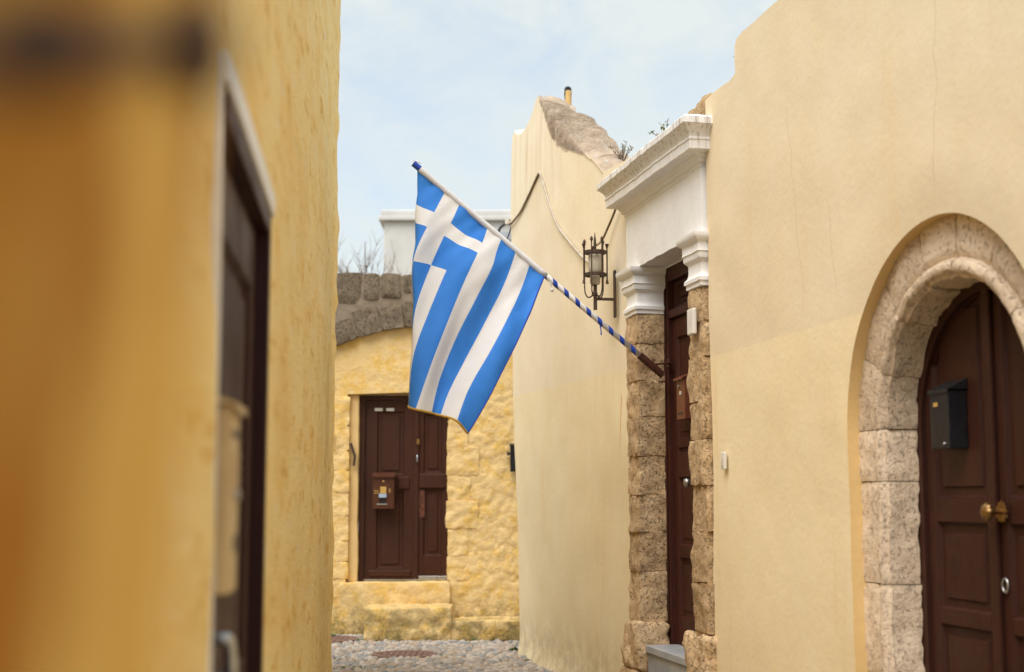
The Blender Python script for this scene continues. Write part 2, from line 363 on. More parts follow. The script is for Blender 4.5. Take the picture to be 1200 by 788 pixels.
def refine(loop, step):
    out = []
    for i, p in enumerate(loop):
        q = loop[(i + 1) % len(loop)]; d = math.hypot(q[0] - p[0], q[1] - p[1]); n = max(1, int(math.ceil(d / step)))
        out += [(p[0] + (q[0] - p[0]) * k / n, p[1] + (q[1] - p[1]) * k / n) for k in range(n)]
    return out
def inside(p, poly):
    c = False; x, y = p; j = len(poly) - 1
    for i in range(len(poly)):
        if (poly[i][1] > y) != (poly[j][1] > y) and x < (poly[j][0] - poly[i][0]) * (y - poly[i][1]) / (poly[j][1] - poly[i][1]) + poly[i][0]: c = not c
        j = i
    return c
def wall_mesh(outline, holes, step, disp, thick, y0=0.0, region=None, coarse=.4, hole_mi=0, top_fn=None):
    """Plaster sheet with thickness: outline and holes in (x, z); front face displaced by disp(x, z)."""
    loops = [refine(outline, step)] + [refine(h, step) for h in holes]
    pts, edges = [], []
    for lp in loops:
        b = len(pts); pts += lp; edges += [(b + i, b + (i + 1) % len(lp)) for i in range(len(lp))]
    nb = len(pts)
    xs = [p[0] for p in outline]; zs = [p[1] for p in outline]
    rnd = random.Random(3); x0, x1, z0, z1 = min(xs), max(xs), min(zs), max(zs)
    bp = np.array(pts)
    cand = []
    i = 0
    while x0 + i * step < x1:
        j = 0
        while z0 + j * step < z1:
            x = x0 + (i + .5 + rnd.uniform(-.2, .2)) * step; z = z0 + (j + .5 + rnd.uniform(-.2, .2)) * step
            fine = region is None or (region[0] < x < region[1] and region[2] < z < region[3])
            k = max(1, int(coarse / step))
            if fine or (i % k == 0 and j % k == 0): cand.append((x, z))
            j += 1
        i += 1
    for c in cand:
        if not inside(c, loops[0]) or any(inside(c, h) for h in loops[1:]): continue
        if np.min((bp[:, 0] - c[0]) ** 2 + (bp[:, 1] - c[1]) ** 2) < (step * .45) ** 2: continue
        pts.append(c)
    vo, eo, fo, ov, oe, of = delaunay_2d_cdt([Vector(p) for p in pts], edges, [], 2, 1e-6)
    bm = BM()
    fv = [bm.verts.new((v.x, y0 + disp(v.x, v.y), v.y)) for v in vo]
    for f in fo:
        cx_ = sum(vo[i].x for i in f) / len(f); cz_ = sum(vo[i].y for i in f) / len(f)
        if any(inside((cx_, cz_), h) for h in loops[1:]): continue
        bm.faces.new([fv[i] for i in f])
    inv = {}
    for i, src in enumerate(ov):
        for s_ in src: inv[s_] = i
    b = 0
    for li, lp in enumerate(loops):
        idx = [inv[b + i] for i in range(len(lp))]
        back = []
        for i in idx:
            v = fv[i].co; dz = top_fn(v.x, v.z) if (top_fn and li == 0) else 0
            back.append(bm.verts.new((v.x, y0 + thick, v.z + dz)))
        for i in range(len(idx)):
            j = (i + 1) % len(idx)
            try:
                f = bm.faces.new((fv[idx[i]], fv[idx[j]], back[j], back[i])); f.material_index = hole_mi if li else 0
            except ValueError: pass
        if li == 0 and not holes:
            try: bm.faces.new(back)
            except ValueError: pass
        b += len(lp)
    for v in [v for v in bm.verts if not v.link_faces]: bm.verts.remove(v)
    return bm

def rough_block(x0, x1, y0, y1, z0, z1, amp=.012, seed=0, res=.035, rnd=.02, freq=9):
    """A hewn stone: subdivided box with worn edges and an uneven face."""
    bm = BM(); nx, ny, nz = (max(2, int((b - a) / res)) for a, b in ((x0, x1), (y0, y1), (z0, z1)))
    vd = {}
    def V(i, j, k):
        key = (i, j, k)
        if key not in vd:
            p = Vector((x0 + (x1 - x0) * i / nx, y0 + (y1 - y0) * j / ny, z0 + (z1 - z0) * k / nz))
            c = Vector(((x0 + x1) / 2, (y0 + y1) / 2, (z0 + z1) / 2)); h = Vector(((x1 - x0) / 2, (y1 - y0) / 2, (z1 - z0) / 2))
            q = p - c; r = min(rnd, *(h * .9))
            inn = Vector([max(-h[a] + r, min(h[a] - r, q[a])) for a in range(3)]); d = q - inn
            if d.length > 1e-9: q = inn + d.normalized() * min(r, d.length) if d.length > r else q
            nrm = d.normalized() if d.length > 1e-9 else Vector((0, 0, 1))
            s = Vector((seed * 3.7, seed * 1.3, seed * 7.1))
            n = fbm((q + c) * freq + s, 4) * amp + noise.noise((q + c) * 3.1 + s) * amp * .7
            vd[key] = bm.verts.new(c + q + nrm * n)
        return vd[key]
    for (A, B, fx) in (((nx, nz), 0, 'y'), ((nx, ny), 0, 'z'), ((ny, nz), 0, 'x')):
        for side in (0, 1):
            for i in range(A[0]):
                for j in range(A[1]):
                    if fx == 'y': q = [(i, ny * side, j), (i + 1, ny * side, j), (i + 1, ny * side, j + 1), (i, ny * side, j + 1)]
                    elif fx == 'z': q = [(i, j, nz * side), (i + 1, j, nz * side), (i + 1, j + 1, nz * side), (i, j + 1, nz * side)]
                    else: q = [(nx * side, i, j), (nx * side, i + 1, j), (nx * side, i + 1, j + 1), (nx * side, i, j + 1)]
                    bm.faces.new([V(*a) for a in q])
    return bm

# ------------------------------------------------------------------ ground
bm = BM(); bmesh.ops.create_grid(bm, x_segments=60, y_segments=60, size=150)
g = obj('ground', bm, GROUND); g.location = (0, 60, -.012); props(g, kind='structure')

def lw(Y): return -.267 - .1018 * Y
def rw(Y): return 3 - .2095 * Y
COVERS = [(-1.03, 13.93, .30), (-1.98, 15.42, .34)]
def pebbles():
    rng = np.random.default_rng(4); P = []
    dy, dx = .052, .090
    Y = 7.0; row = 0
    while Y < 15.86:
        xa = lw(Y) + .01 if Y < 12.0 else -4.2
        xb = rw(Y) - .02 if Y < 14.3 else .9
        X = xa + (row % 2) * dx / 2
        while X < xb:
            P.append((X, Y)); X += dx
        Y += dy; row += 1
    P = np.array(P); P += rng.uniform(-1, 1, P.shape) * np.array([.016, .010])
    keep = np.ones(len(P), bool)
    for cx, cy, r in COVERS: keep &= (np.hypot(P[:, 0] - cx, P[:, 1] - cy) > r + .03)
    keep &= ~((P[:, 1] > 15.25) & (P[:, 0] > -1.58))
    P = P[keep]; n = len(P)
    ring = 7
    prof = [(1.0, -.35), (.93, .25), (.6, .8)]
    base = [(r * math.cos(2 * math.pi * k / ring + i * .4), r * math.sin(2 * math.pi * k / ring + i * .4), h) for i, (r, h) in enumerate(prof) for k in range(ring)] + [(0, 0, 1)]
    base = np.array(base); nv = len(base)
    sc = np.stack([rng.uniform(.034, .058, n), rng.uniform(.020, .032, n), rng.uniform(.014, .032, n)], 1)
    ang = rng.normal(.25, .5, n)
    v = base[None] * sc[:, None] * (1 + rng.uniform(-.14, .14, (n, nv, 1)))
    c, s = np.cos(ang)[:, None], np.sin(ang)[:, None]
    x = v[..., 0] * c - v[..., 1] * s + P[:, :1]; y = v[..., 0] * s + v[..., 1] * c + P[:, 1:2]
    und = np.array([noise.noise((a * 1.3, b * 1.3, 0)) for a, b in P]) * .015
    z = v[..., 2] + rng.uniform(-.008, .004, n)[:, None] + und[:, None] - .002
    co = np.stack([x, y, z], -1).reshape(-1, 3)
    fb = []
    for i in range(2):
        for k in range(ring): fb.append((i * ring + k, i * ring + (k + 1) % ring, (i + 1) * ring + (k + 1) % ring, (i + 1) * ring + k))
    quads = np.array(fb); tris = np.array([(2 * ring + k, 2 * ring + (k + 1) % ring, 3 * ring) for k in range(ring)])
    off = (np.arange(n) * nv)[:, None, None]
    F = (quads[None] + off).reshape(-1, 4).tolist() + (tris[None] + off).reshape(-1, 3).tolist()
    me = bpy.data.meshes.new('cobble_pebbles'); me.from_pydata(co.tolist(), [], F); me.update()
    o = obj('cobble_pebbles', me, PEBBLE, None, True)
    return props(o, 'pale mixed beach pebbles set on edge as lane paving', 'paving', kind='stuff')
pebbles()
for i, (cx, cy, r) in enumerate(COVERS):
    t = thing('manhole_cover', ['round brown iron manhole cover out in the pebble paving', 'brown iron manhole cover close to the doorstep wall corner'][i], 'manhole', FW, (cx, cy, 0), 'covers set in the paving')
    b = BM(); lathe(b, [(r - .03, -.01), (r - .03, .008), (r - .035, .011), (0.001, .012)], 40); obj('lid', b, COVER, t)
    b = BM()
    for k in range(40):
        a0, a1 = 2 * math.pi * k / 40, 2 * math.pi * (k + 1) / 40
        q = []
        for (rr, h) in ((r - .028, -.01), (r - .028, .014), (r + .012, .014), (r + .012, -.01)):
            q.append([b.verts.new((rr * math.cos(a), rr * math.sin(a), h)) for a in (a0, a1)])
        for m0, m1 in zip(q, q[1:]): b.faces.new((m0[0], m0[1], m1[1], m1[0]))
    bmesh.ops.remove_doubles(b, verts=b.verts, dist=1e-5); obj('rim', b, COVER, t)
    b = BM()
    for u in range(-4, 5):
        for w in range(-4, 5):
            if math.hypot(u, w) * .055 < r - .07: box(b, u * .055 - .014, u * .055 + .014, w * .055 - .014, w * .055 + .014, .012, .017)
    obj('tread_studs', b, COVER, t)['kind'] = 'stuff'

# ------------------------------------------------------------------ generic joinery
def leaf(parent, x0, x1, y, z0, z1, rails, stile, mat, clip=None, thick=.04, name='door_leaf', raised=.012):
    """One door leaf under the part `parent`: stiles and rails, then a raised panel in every bay."""
    b = BM(); e = .0005
    box(b, x0, x0 + stile, y, y + thick, z0, z1, .003); box(b, x1 - stile, x1, y, y + thick, z0, z1, .003)
    for (a, c) in rails: box(b, x0 + stile + e, x1 - stile - e, y + .001, y + thick, a, c, .003)
    if clip: clip(b)
    lf = obj(name, b, mat, parent)
    bays = [(rails[i][1], rails[i + 1][0]) for i in range(len(rails) - 1)]
    for (a, c) in bays:
        b = BM(); xa, xb = x0 + stile, x1 - stile
        m1 = min(.045, (xb - xa) * .22)
        loops = [(xa, xb, a, c, y + .002), (xa + .012, xb - .012, a + .012, c - .012, y + .020), (xa + m1, xb - m1, a + m1, c - m1, y + .022), (xa + m1 + .006, xb - m1 - .006, a + m1 + .006, c - m1 - .006, y + .022 - raised)]
        rings = [[b.verts.new((p, yy, q)) for p, q in ((l0, l2), (l1, l2), (l1, l3), (l0, l3))] for (l0, l1, l2, l3, yy) in loops]
        for r0, r1 in zip(rings, rings[1:]):
            for k in range(4): b.faces.new((r0[k], r0[(k + 1) % 4], r1[(k + 1) % 4], r1[k]))
        b.faces.new(rings[-1])
        bk = [b.verts.new((p, y + thick * .9, q)) for p, q in ((xa, a), (xb, a), (xb, c), (xa, c))]
        for k in range(4): b.faces.new((rings[0][k], bk[k], bk[(k + 1) % 4], rings[0][(k + 1) % 4]))
        b.faces.new(bk)
        if clip: clip(b)
        obj('panel', b, mat, parent)
    return lf

# ------------------------------------------------------------------ house with the arched door (right, near)
AX, AZ, RO, RI = 4.255, 1.81, .855, .60
NA = -.03                                  # its plaster stands 3 cm proud of the next house
houseA = thing('arched_door_house', 'peach and cream plastered house with arched limestone doorway and cracked wall', 'house', FR)
arc = [(AX + RO * math.cos(R(a)), AZ + RO * math.sin(R(a))) for a in range(0, 181, 4)]
holeA = [(AX - RO, 0.02), (AX + RO, 0.02)] + arc
holeA[0] = (AX - RO + .02, .02)
topA = [(12.5, 4.15), (8, 4.17), (5, 4.14), (3.2, 4.155), (2.62, 4.15), (2.35, 4.145), (2.16, 4.15), (2.06, 4.14), (2.025, 4.10), (2.02, 4.02), (2.03, 3.945), (1.95, 3.925), (1.75, 3.93), (1.535, 3.92)]
outA = [(1.535, -.02), (12.5, -.02)] + topA
def dispA(x, z):
    d = fbm(Vector((x * .7, 1.3, z * .7)), 3) * .014 + noise.noise(Vector((x * 3.2, 5, z * 3.2))) * .004
    r = math.hypot(x - AX, max(z - AZ, 0)) if z > AZ else 9
    if RO < r < RO + .34: d += -.006 * math.sin((r - RO) / .34 * math.pi)          # patched ring of plaster round the arch
    return d
sharp(obj('wall', wall_mesh(outA, [holeA], .07, dispA, .45, NA, (1.4, 6.6, 0, 4.3), .3, 1), [PL_A, PL_RIM], houseA), 40)
# moulded arch stones: one profile swept up the jambs and round the ring
prof = []
def lerp(a, b, n): return [(a[0] + (b[0] - a[0]) * i / n, a[1] + (b[1] - a[1]) * i / n) for i in range(n)]
prof += lerp((RO + .004, .30), (RO + .004, .028), 5) + lerp((RO, .020), (RI + .085, .020), 9)
prof += [(RI + .078, .034), (RI + .070, .024)]
for k in range(9):
    a = math.pi * k / 8; prof.append((RI + .042 + .026 * math.cos(a), .018 - .016 * math.sin(a)))
prof += [(RI + .010, .030), (RI + .004, .036)] + lerp((RI, .036), (RI - .012, .175), 6) + [(RI - .012, .175), (RI + .06, .18)]
def moulded(kind, a, b, side, seed):
    bm_ = BM(); nseg = max(4, int((b - a) * (1 if kind == 'v' else .75) / .03)); rows = []
    for i in range(nseg + 1):
        t = a + (b - a) * i / nseg
        edge = min(i, nseg - i) == 0
        row = []
        for (r, y) in prof:
            if kind == 'v': p = Vector((AX + side * r, y + NA + .035, t)); out = Vector((side, 0, 0))
            else: p = Vector((AX + r * math.cos(t), y + NA + .035, AZ + r * math.sin(t))); out = Vector((math.cos(t), 0, math.sin(t)))
            s = Vector((seed * 2.3, seed * 5.1, 0))
            n = fbm(p * 17 + s, 4) * .008 + noise.noise(p * 3.3 + s) * .008
            inn = r < RI + .02
            p += Vector((0, -n, 0)) + (out * (n * 1.2) if inn else Vector())
            if edge: p += Vector((0, .006, 0)) + (out * .003 if inn else Vector())
            row.append(bm_.verts.new(p))
        rows.append(row)
    for r0, r1 in zip(rows, rows[1:]):
        for k in range(len(prof) - 1): bm_.faces.new((r0[k], r0[k + 1], r1[k + 1], r1[k]))
    bm_.faces.new(rows[0]); bm_.faces.new(rows[-1])
    return bm_
gap = .0022
sd_ = 1
for side, js in ((-1, [.02, .30, .71, 1.115, 1.575, AZ]), (1, [.02, .42, .93, 1.36, AZ])):
    for a, b_ in zip(js, js[1:]):
        sharp(obj('jamb_stone', moulded('v', a + gap, b_ - gap, side, sd_), ST_ARCH, houseA), 50); sd_ += 1
for a, b_ in zip([0, 14, 37, 61, 84, 106, 131, 157], [14, 37, 61, 84, 106, 131, 157, 180]):
    sharp(obj('voussoir', moulded('a', R(a) + gap, R(b_) - gap, 1, sd_), ST_ARCH, houseA), 50); sd_ += 1
# mortar behind the joints
b = BM(); box(b, AX - RO + .02, AX - RI - .03, .06, .17, .02, AZ); box(b, AX + RI + .03, AX + RO - .02, .06, .17, .02, AZ)
ri, ro = RI + .03, RO - .02
for k in range(30):
    a0, a1 = math.pi * k / 30, math.pi * (k + 1) / 30
    vs = [b.verts.new((AX + r * math.cos(a), y, AZ + r * math.sin(a) + .0005)) for y in (.06, .17) for (r, a) in ((ri, a0), (ro, a0), (ro, a1), (ri, a1))]
    b.faces.new(vs[:4]); b.faces.new(vs[4:]); b.faces.new((vs[0], vs[3], vs[7], vs[4]))
obj('joint_mortar', b, ST_ARCH, houseA)
# arched double door
YD = .19
def clipA(bm_, r=RI + .055):
    for k in range(1, 16):
        a = math.pi * k / 16; nrm = Vector((math.cos(a), 0, math.sin(a)))
        bmesh.ops.bisect_plane(bm_, geom=bm_.verts[:] + bm_.edges[:] + bm_.faces[:], plane_co=Vector((AX, 0, AZ)) + nrm * r, plane_no=nrm, clear_outer=True)
b = BM()
fr_pts = 36
for k in range(fr_pts):
    a0, a1 = math.pi * k / fr_pts, math.pi * (k + 1) / fr_pts
    q = [[b.verts.new((AX + r * math.cos(a), y, AZ + r * math.sin(a))) for a in (a0, a1)] for (r, y) in ((RI + .06, YD + .07), (RI + .06, YD - .008), (RI - .05, YD - .008), (RI - .05, YD + .02), (RI - .06, YD + .02), (RI - .06, YD + .07))]
    for m0, m1 in zip(q, q[1:]): b.faces.new((m0[0], m0[1], m1[1], m1[0]))
for s in (-1, 1):
    xa, xb = sorted((AX + s * (RI + .06), AX + s * (RI - .05))); box(b, xa, xb, YD - .008, YD + .07, .10, AZ)
doorA = obj('door', b, W_ARCH, houseA)
MX = 4.285
bot = [(.12, .30), (.62, .70), (1.015, 1.035)]
railsA = [(.12, .28), (.955, 1.02), (1.395, 1.50), (2.36, 2.47)]
leaf(doorA, AX - RI + .052, MX - .006, YD + .012, .12, 2.47, railsA, .075, W_ARCH, clipA)
leaf(doorA, MX + .006, AX + RI - .052, YD + .012, .12, 2.47, railsA, .075, W_ARCH, clipA)
b = BM(); box(b, MX - .030, MX + .024, YD - .012, YD + .011, .12, 2.42, .006, 2); obj('meeting_bead', b, W_ARCH, doorA)
def rosette_knob(parent, x, z, y):
    b = BM()
    n = 36; ring = [[], []]
    for k in range(n):
        r = .040 + .006 * math.cos(k * 12 * 2 * math.pi / n)
        for i, yy in enumerate((y, y - .006)): ring[i].append(b.verts.new((x + r * math.cos(2 * math.pi * k / n), yy, z + r * math.sin(2 * math.pi * k / n))))
    for k in range(n): b.faces.new((ring[0][k], ring[0][(k + 1) % n], ring[1][(k + 1) % n], ring[1][k]))
    b.faces.new(ring[0]); b.faces.new(ring[1]); obj('rosette', b, BRASS, parent)
    b = BM(); prof_ = [(.012, 0), (.010, -.035), (.020, -.042), (.033, -.052), (.036, -.062), (.030, -.074), (.016, -.082), (.002, -.084)]
    rings = []
    for (r, h) in prof_:
        rr = []
        for k in range(32):
            f = 1 + (.09 * math.cos(k * 8 * 2 * math.pi / 32) if r > .018 else 0)
            rr.append(b.verts.new((x + r * f * math.cos(2 * math.pi * k / 32), y - .006 + h, z + r * f * math.sin(2 * math.pi * k / 32))))
        rings.append(rr)
    for r0, r1 in zip(rings, rings[1:]):
        for k in range(32): b.faces.new((r0[k], r0[(k + 1) % 32], r1[(k + 1) % 32], r1[k]))
    b.faces.new(rings[-1]); obj('knob', b, BRASS, parent, True)
rosette_knob(doorA, 4.345, 1.445, YD - .002)
b = BM()
prev = None
for k in range(25):
    a = 2 * math.pi * k / 24
    ring = [b.verts.new((4.335 + (.021 + .006 * math.cos(t)) * math.cos(a), YD + .005 - .006 * math.sin(t), 1.15 + (.027 + .006 * math.cos(t)) * math.sin(a))) for t in [i * math.pi / 4 for i in range(8)]]
    if prev:
        for i in range(8): b.faces.new((prev[i], prev[(i + 1) % 8], ring[(i + 1) % 8], ring[i]))
    prev = ring
obj('keyhole_ring', b, STEEL, doorA, True)
b = BM(); box(b, AX - RI - .02, AX + RI + .02, NA - .02, .30, .02, .115, .01); obj('threshold', b, MARBLE, houseA)

# ------------------------------------------------------------------ house with the classical portal (right, far)
houseB = thing('portal_house', 'cream plastered house with white corniced portal and swooping lichen covered gable', 'house', FR)
frontB = [(-4.44, 5.20), (-4.33, 5.24), (-4.22, 5.17), (-4.0, 5.12), (-3.75, 5.12), (-3.5, 5.17), (-3.30, 5.27), (-3.17, 5.285), (-3.06, 5.18), (-2.9, 5.02), (-2.74, 4.88), (-2.55, 4.72), (-2.35, 4.60), (-2.05, 4.49), (-1.7, 4.38), (-1.26, 4.235), (-1.06, 4.12), (-.955, 4.05), (-.8, 4.03), (-.3, 3.985), (.6, 3.93), (1.05, 3.87), (1.3, 3.90), (1.53, 3.93)]
outB = [(-3.99, -.02), (1.53, -.02)] + frontB[::-1] + [(-4.41, 4.0), (-4.29, 2.5), (-4.10, 1.0)]
holeB = [(-.02, .02), (1.42, .02), (1.42, 3.2), (-.02, 3.2)]
def dispB(x, z):
    d = fbm(Vector((x * .6, 9.3, z * .6)), 3) * .022 + noise.noise(Vector((x * 3, 2, z * 3))) * .005
    if z < .2: d -= .035 * (1 - z / .2) ** 2
    return d
def topB(x, z):
    if z < 3: return 0
    return float(np.interp(x, (-4.4, -3.5, -3.05, -2.5, -.9), (.06, .08, -.15, -.02, .0)))
bmw = wall_mesh(outB, [holeB], .08, dispB, .34, 0, None, .3, 0, topB)
bmw.normal_update()
for f in bmw.faces:
    c = f.calc_center_median()
    if .10 < c.y < .3 and c.z > 4.0 and c.x < -.9 and c.x > -3.3: f.material_index = 1
sharp(obj('wall', bmw, [PL_B, COPING], houseB), 45)
# lumpy mortar coping laid along the gable
b = BM(); rows = []
cop = [p for p in frontB if -3.29 <= p[0] <= -.95]
cop = refine(cop, .05)[:-1]; cop = [p for i, p in enumerate(cop) if i < len(cop) and p[0] <= -.95]
cop = sorted({round(p[0], 3): p for p in cop}.values())
for (x, z) in cop:
    row = []
    tz = topB(x, z)
    for j in range(10):
        f = j / 9; y = .012 + .34 * f
        zz = z + tz * f + .035 * math.sin(math.pi * min(1, f * 1.1)) - .004
        n = fbm(Vector((x * 5, y * 5, 4)), 4) * .03
        if j == 0: zz -= .012 + .05 * max(0, noise.noise(Vector((x * 4, 1, 1)))); y -= .004 + dispB(x, z) * -1 + .016; n *= .2
        row.append(b.verts.new((x + n * .4, y, zz + n)))
    rows.append(row)
for r0, r1 in zip(rows, rows[1:]):
    for k in range(9): b.faces.new((r0[k], r0[k + 1], r1[k + 1], r1[k]))
sharp(obj('coping', b, COPING, houseB), 60)
# rough jamb stones
JX = ((-.115, .15), (1.25, 1.50))
zl = [.66, 1.0, 1.27, 1.52, 1.79, 2.06, 2.31, 2.57, 2.775]
zr = [.70, 1.0, 1.30, 1.58, 1.85, 2.08, 2.35, 2.56, 2.775]
k = 10
for (xa, xb), zz, sgn in ((JX[0], zl, 1), (JX[1], zr, -1)):
    for a, c in zip(zz, zz[1:]):
        rn = random.Random(k); dx = rn.uniform(-.012, .02)
        sharp(obj('jamb_stone', rough_block(xa - (dx if sgn > 0 else 0), xb + (dx if sgn < 0 else 0) , -.055 - rn.uniform(0, .018), .135, a + .001, c - .001, .017, k, .019, .006, 9), ST_JAMB, houseB), 60); k += 1
    for a, c in ((.02, .33), (.335, .655)) if sgn > 0 else ((.02, .36), (.365, .695)):
        sharp(obj('plinth_stone', rough_block(xa - .065, xb + .065 if sgn < 0 else xb + .05, -.105, .135, a, c, .030, k, .022, .03, 10), ST_JAMB, houseB), 60); k += 1
for xa, xb in ((-.105, .138), (1.262, 1.49)):
    b = BM(); box(b, xa, xb, -.054, .13, .6, 2.77); obj('joint_mortar', b, ST_JAMB, houseB)
# white capitals, lintel and cornice: profile swept round three sides
def moulding(x0, x1, n0, prof_, yb, nseg=40, amp=.003, xl=None):
    bm_ = BM(); rows = []
    for (p, z) in prof_:
        row = []
        xa, xb, yf = x0 - p, x1 + p, -(n0 + p)
        pl = [(xa, yb + (yf - yb) * i / 4) for i in range(4)] + [(xa + (xb - xa) * i / nseg, yf) for i in range(nseg)] + [(xb, yf + (yb - yf) * i / 4) for i in range(5)]
        for (x, y) in pl:
            n = noise.noise(Vector((x * 9, y * 9, z * 9))) * amp + noise.noise(Vector((x * 2, 3, z * 2))) * amp
            row.append(bm_.verts.new((x, y - n, z + n)))
        rows.append(row)
    for r0, r1 in zip(rows, rows[1:]):
        for k_ in range(len(r0) - 1): bm_.faces.new((r0[k_], r0[k_ + 1], r1[k_ + 1], r1[k_]))
    bm_.faces.new(rows[0]); bm_.faces.new(rows[-1])
    return bm_
capprof = [(-.004, 2.775), (.012, 2.78), (.012, 2.805), (.022, 2.81), (.022, 2.832), (.006, 2.848), (.0, 2.87), (.0, 2.925), (.006, 2.935), (.022, 2.95), (.026, 2.965), (.026, 2.985), (.034, 2.99), (.030, 3.00), (.030, 3.045), (.040, 3.052), (.056, 3.068), (.062, 3.085), (.062, 3.104)]
for (xa, xb) in JX:
    sharp(obj('capital', moulding(xa + .004, xb - .004, .062, capprof, .135, 14), WHITE, houseB), 30)
lint = moulding(JX[0][0] + .0, JX[1][1], .060, [(0, 3.106), (0, 3.2), (0, 3.3), (0, 3.4), (0, 3.512)], .135, 40, .004)
sharp(obj('lintel', lint, WHITE, houseB), 30)
corn = [(.0, 3.514), (.012, 3.516), (.014, 3.535), (.030, 3.545), (.032, 3.565), (.048, 3.575), (.055, 3.592), (.115, 3.598), (.12, 3.604), (.122, 3.655), (.128, 3.66), (.128, 3.672), (.120, 3.678), (.128, 3.70), (.148, 3.725), (.168, 3.742), (.176, 3.748), (.176, 3.785), (.160, 3.80)]
sharp(obj('cornice', moulding(JX[0][0] - .035, JX[1][1] - .025, .045, corn, .10, 60, .004), WHITE, houseB), 30)
# stone parapet end showing above the cornice
sharp(obj('parapet_stone', rough_block(1.06, 1.525, -.02, .36, 3.80, 3.965, .03, 77, .04, .05, 6), ST_JAMB, houseB), 60)
# door of the portal
YP = .14
b = BM()
box(b, .10, .20, YP, YP + .10, .50, 3.10, .004); box(b, 1.20, 1.30, YP, YP + .10, .50, 3.10, .004); box(b, .2005, 1.1995, YP + .001, YP + .10, 3.0, 3.10, .004)
box(b, .2005, 1.1995, YP + .006, YP + .10, 2.74, 2.80, .004)
doorB = obj('door', b, W_PORT, houseB)
b = BM(); box(b, .155, .17, YP - .012, YP - .0005, .50, 3.06, .003); box(b, 1.23, 1.245, YP - .012, YP - .0005, .5, 3.06, .003); obj('frame_bead', b, W_PORT, doorB)
rb = [(.52, .70), (1.10, 1.18), (1.64, 1.80), (1.84, 1.90), (2.60, 2.735)]
leaf(doorB, .203, .698, YP + .035, .52, 2.735, rb, .085, W_PORT, raised=.008)
leaf(doorB, .702, 1.197, YP + .035, .52, 2.735, rb, .085, W_PORT, raised=.008)
leaf(doorB, .203, 1.197, YP + .045, 2.802, 2.998, [(2.802, 2.83), (2.97, 2.998)], .05, W_PORT, name='transom')
b = BM(); lathe(b, [(.022, 0), (.022, -.006), (.010, -.010), (.010, -.04), (.024, -.05), (.031, -.065), (.026, -.08), (.002, -.086)], 20, (.655, YP + .035, 1.60), 'Y'); obj('knob', b, STEEL, doorB, True)
b = BM(); box(b, .22, 1.18, -.05, .31, .465, .515, .006, 2); obj('threshold', b, MARBLE, houseB)
b = BM(); box(b, .225, .70, -.035, .10, .02, .463, .003); obj('riser_slab', b, MARBLE, houseB)
b = BM(); box(b, .705, 1.175, -.035, .10, .02, .463, .003); obj('riser_slab', b, MARBLE, houseB)

# ------------------------------------------------------------------ house at the end of the lane
houseC = thing('lane_end_house', 'rough ochre limewashed house with brown double door closing the lane', 'house', FB)
CX, CZ, CR = -.85, .625, 2.80
holeC = [(-1.84, .575), (-.69, .575), (-.69, 2.655), (-1.2, 2.675), (-1.84, 2.655)]
def dispC(x, z):
    if not (-3 < x < 1): return 0
    p = Vector((x * 3.1, .4, z * 4.2))
    p += Vector((noise.noise(p * .9) * .5, 0, noise.noise(p * .9 + Vector((5, 5, 5))) * .5))
    dd, _ = noise.voronoi(p); e = min(1, max(0, (dd[1] - dd[0]) / .10)); d2, _ = noise.voronoi(p * 2.3); e2 = min(1, max(0, (d2[1] - d2[0]) / .16))
    k_ = 1.0 if z < 2.7 else .25
    if z < .58 and x < -.6: k_ = .35
    d = (1 - e) * .013 * k_ + (1 - e2) * .006 * k_ + fbm(Vector((x * 8, 3, z * 8)), 4) * .007 * max(.45, k_) + fbm(Vector((x * 24, 6, z * 24)), 3) * .005 * max(.3, k_) + noise.noise(Vector((x * 1.1, 0, z * 1.1))) * .012
    if z < .25: d -= .03 * (1 - z / .25)
    if abs(x + 1.265) < .66 and .5 < z < 2.75: d *= .4
    return d
outC = [(-7, -.02), (2.2, -.02), (2.2, 4.02), (.6, 4.02), (.5, 4.0), (-7, 4.0)]
sharp(obj('wall', wall_mesh(outC, [holeC], .026, dispC, .5, 0, (-2.35, .3, 0, 3.7), .35), PL_C, houseC), 70)
# stones round the opening, under the same limewash
k = 200
for z0_, z1_, w in ((.60, .86, .30), (.87, 1.16, .22), (1.17, 1.46, .33), (1.47, 1.74, .25), (1.75, 2.06, .34), (2.07, 2.36, .22), (2.37, 2.62, .3)):
    rn = random.Random(k)
    sharp(obj('quoin', rough_block(-.715 - rn.uniform(0, .02), -.71 + w, -.003, .16, z0_ - .003, z1_ + .003, .016, k, .024, .008, 11), PL_C, houseC), 60); k += 1
for z0_, z1_, w in ((.62, .80, .2), (.81, 1.03, .24), (1.04, 1.30, .2), (1.31, 1.55, .25), (1.56, 1.80, .2), (1.81, 2.02, .24), (2.03, 2.3, .2), (2.31, 2.62, .22)):
    sharp(obj('quoin', rough_block(-1.83 - w, -1.815, -.003, .16, z0_ - .003, z1_ + .003, .014, k, .024, .008, 11), PL_C, houseC), 60); k += 1
b = rough_block(-1.83, -1.715, .05, .20, .578, 2.66, .010, 3, .05, .02, 5); sharp(obj('door_reveal', b, PL_RIM, houseC), 60)
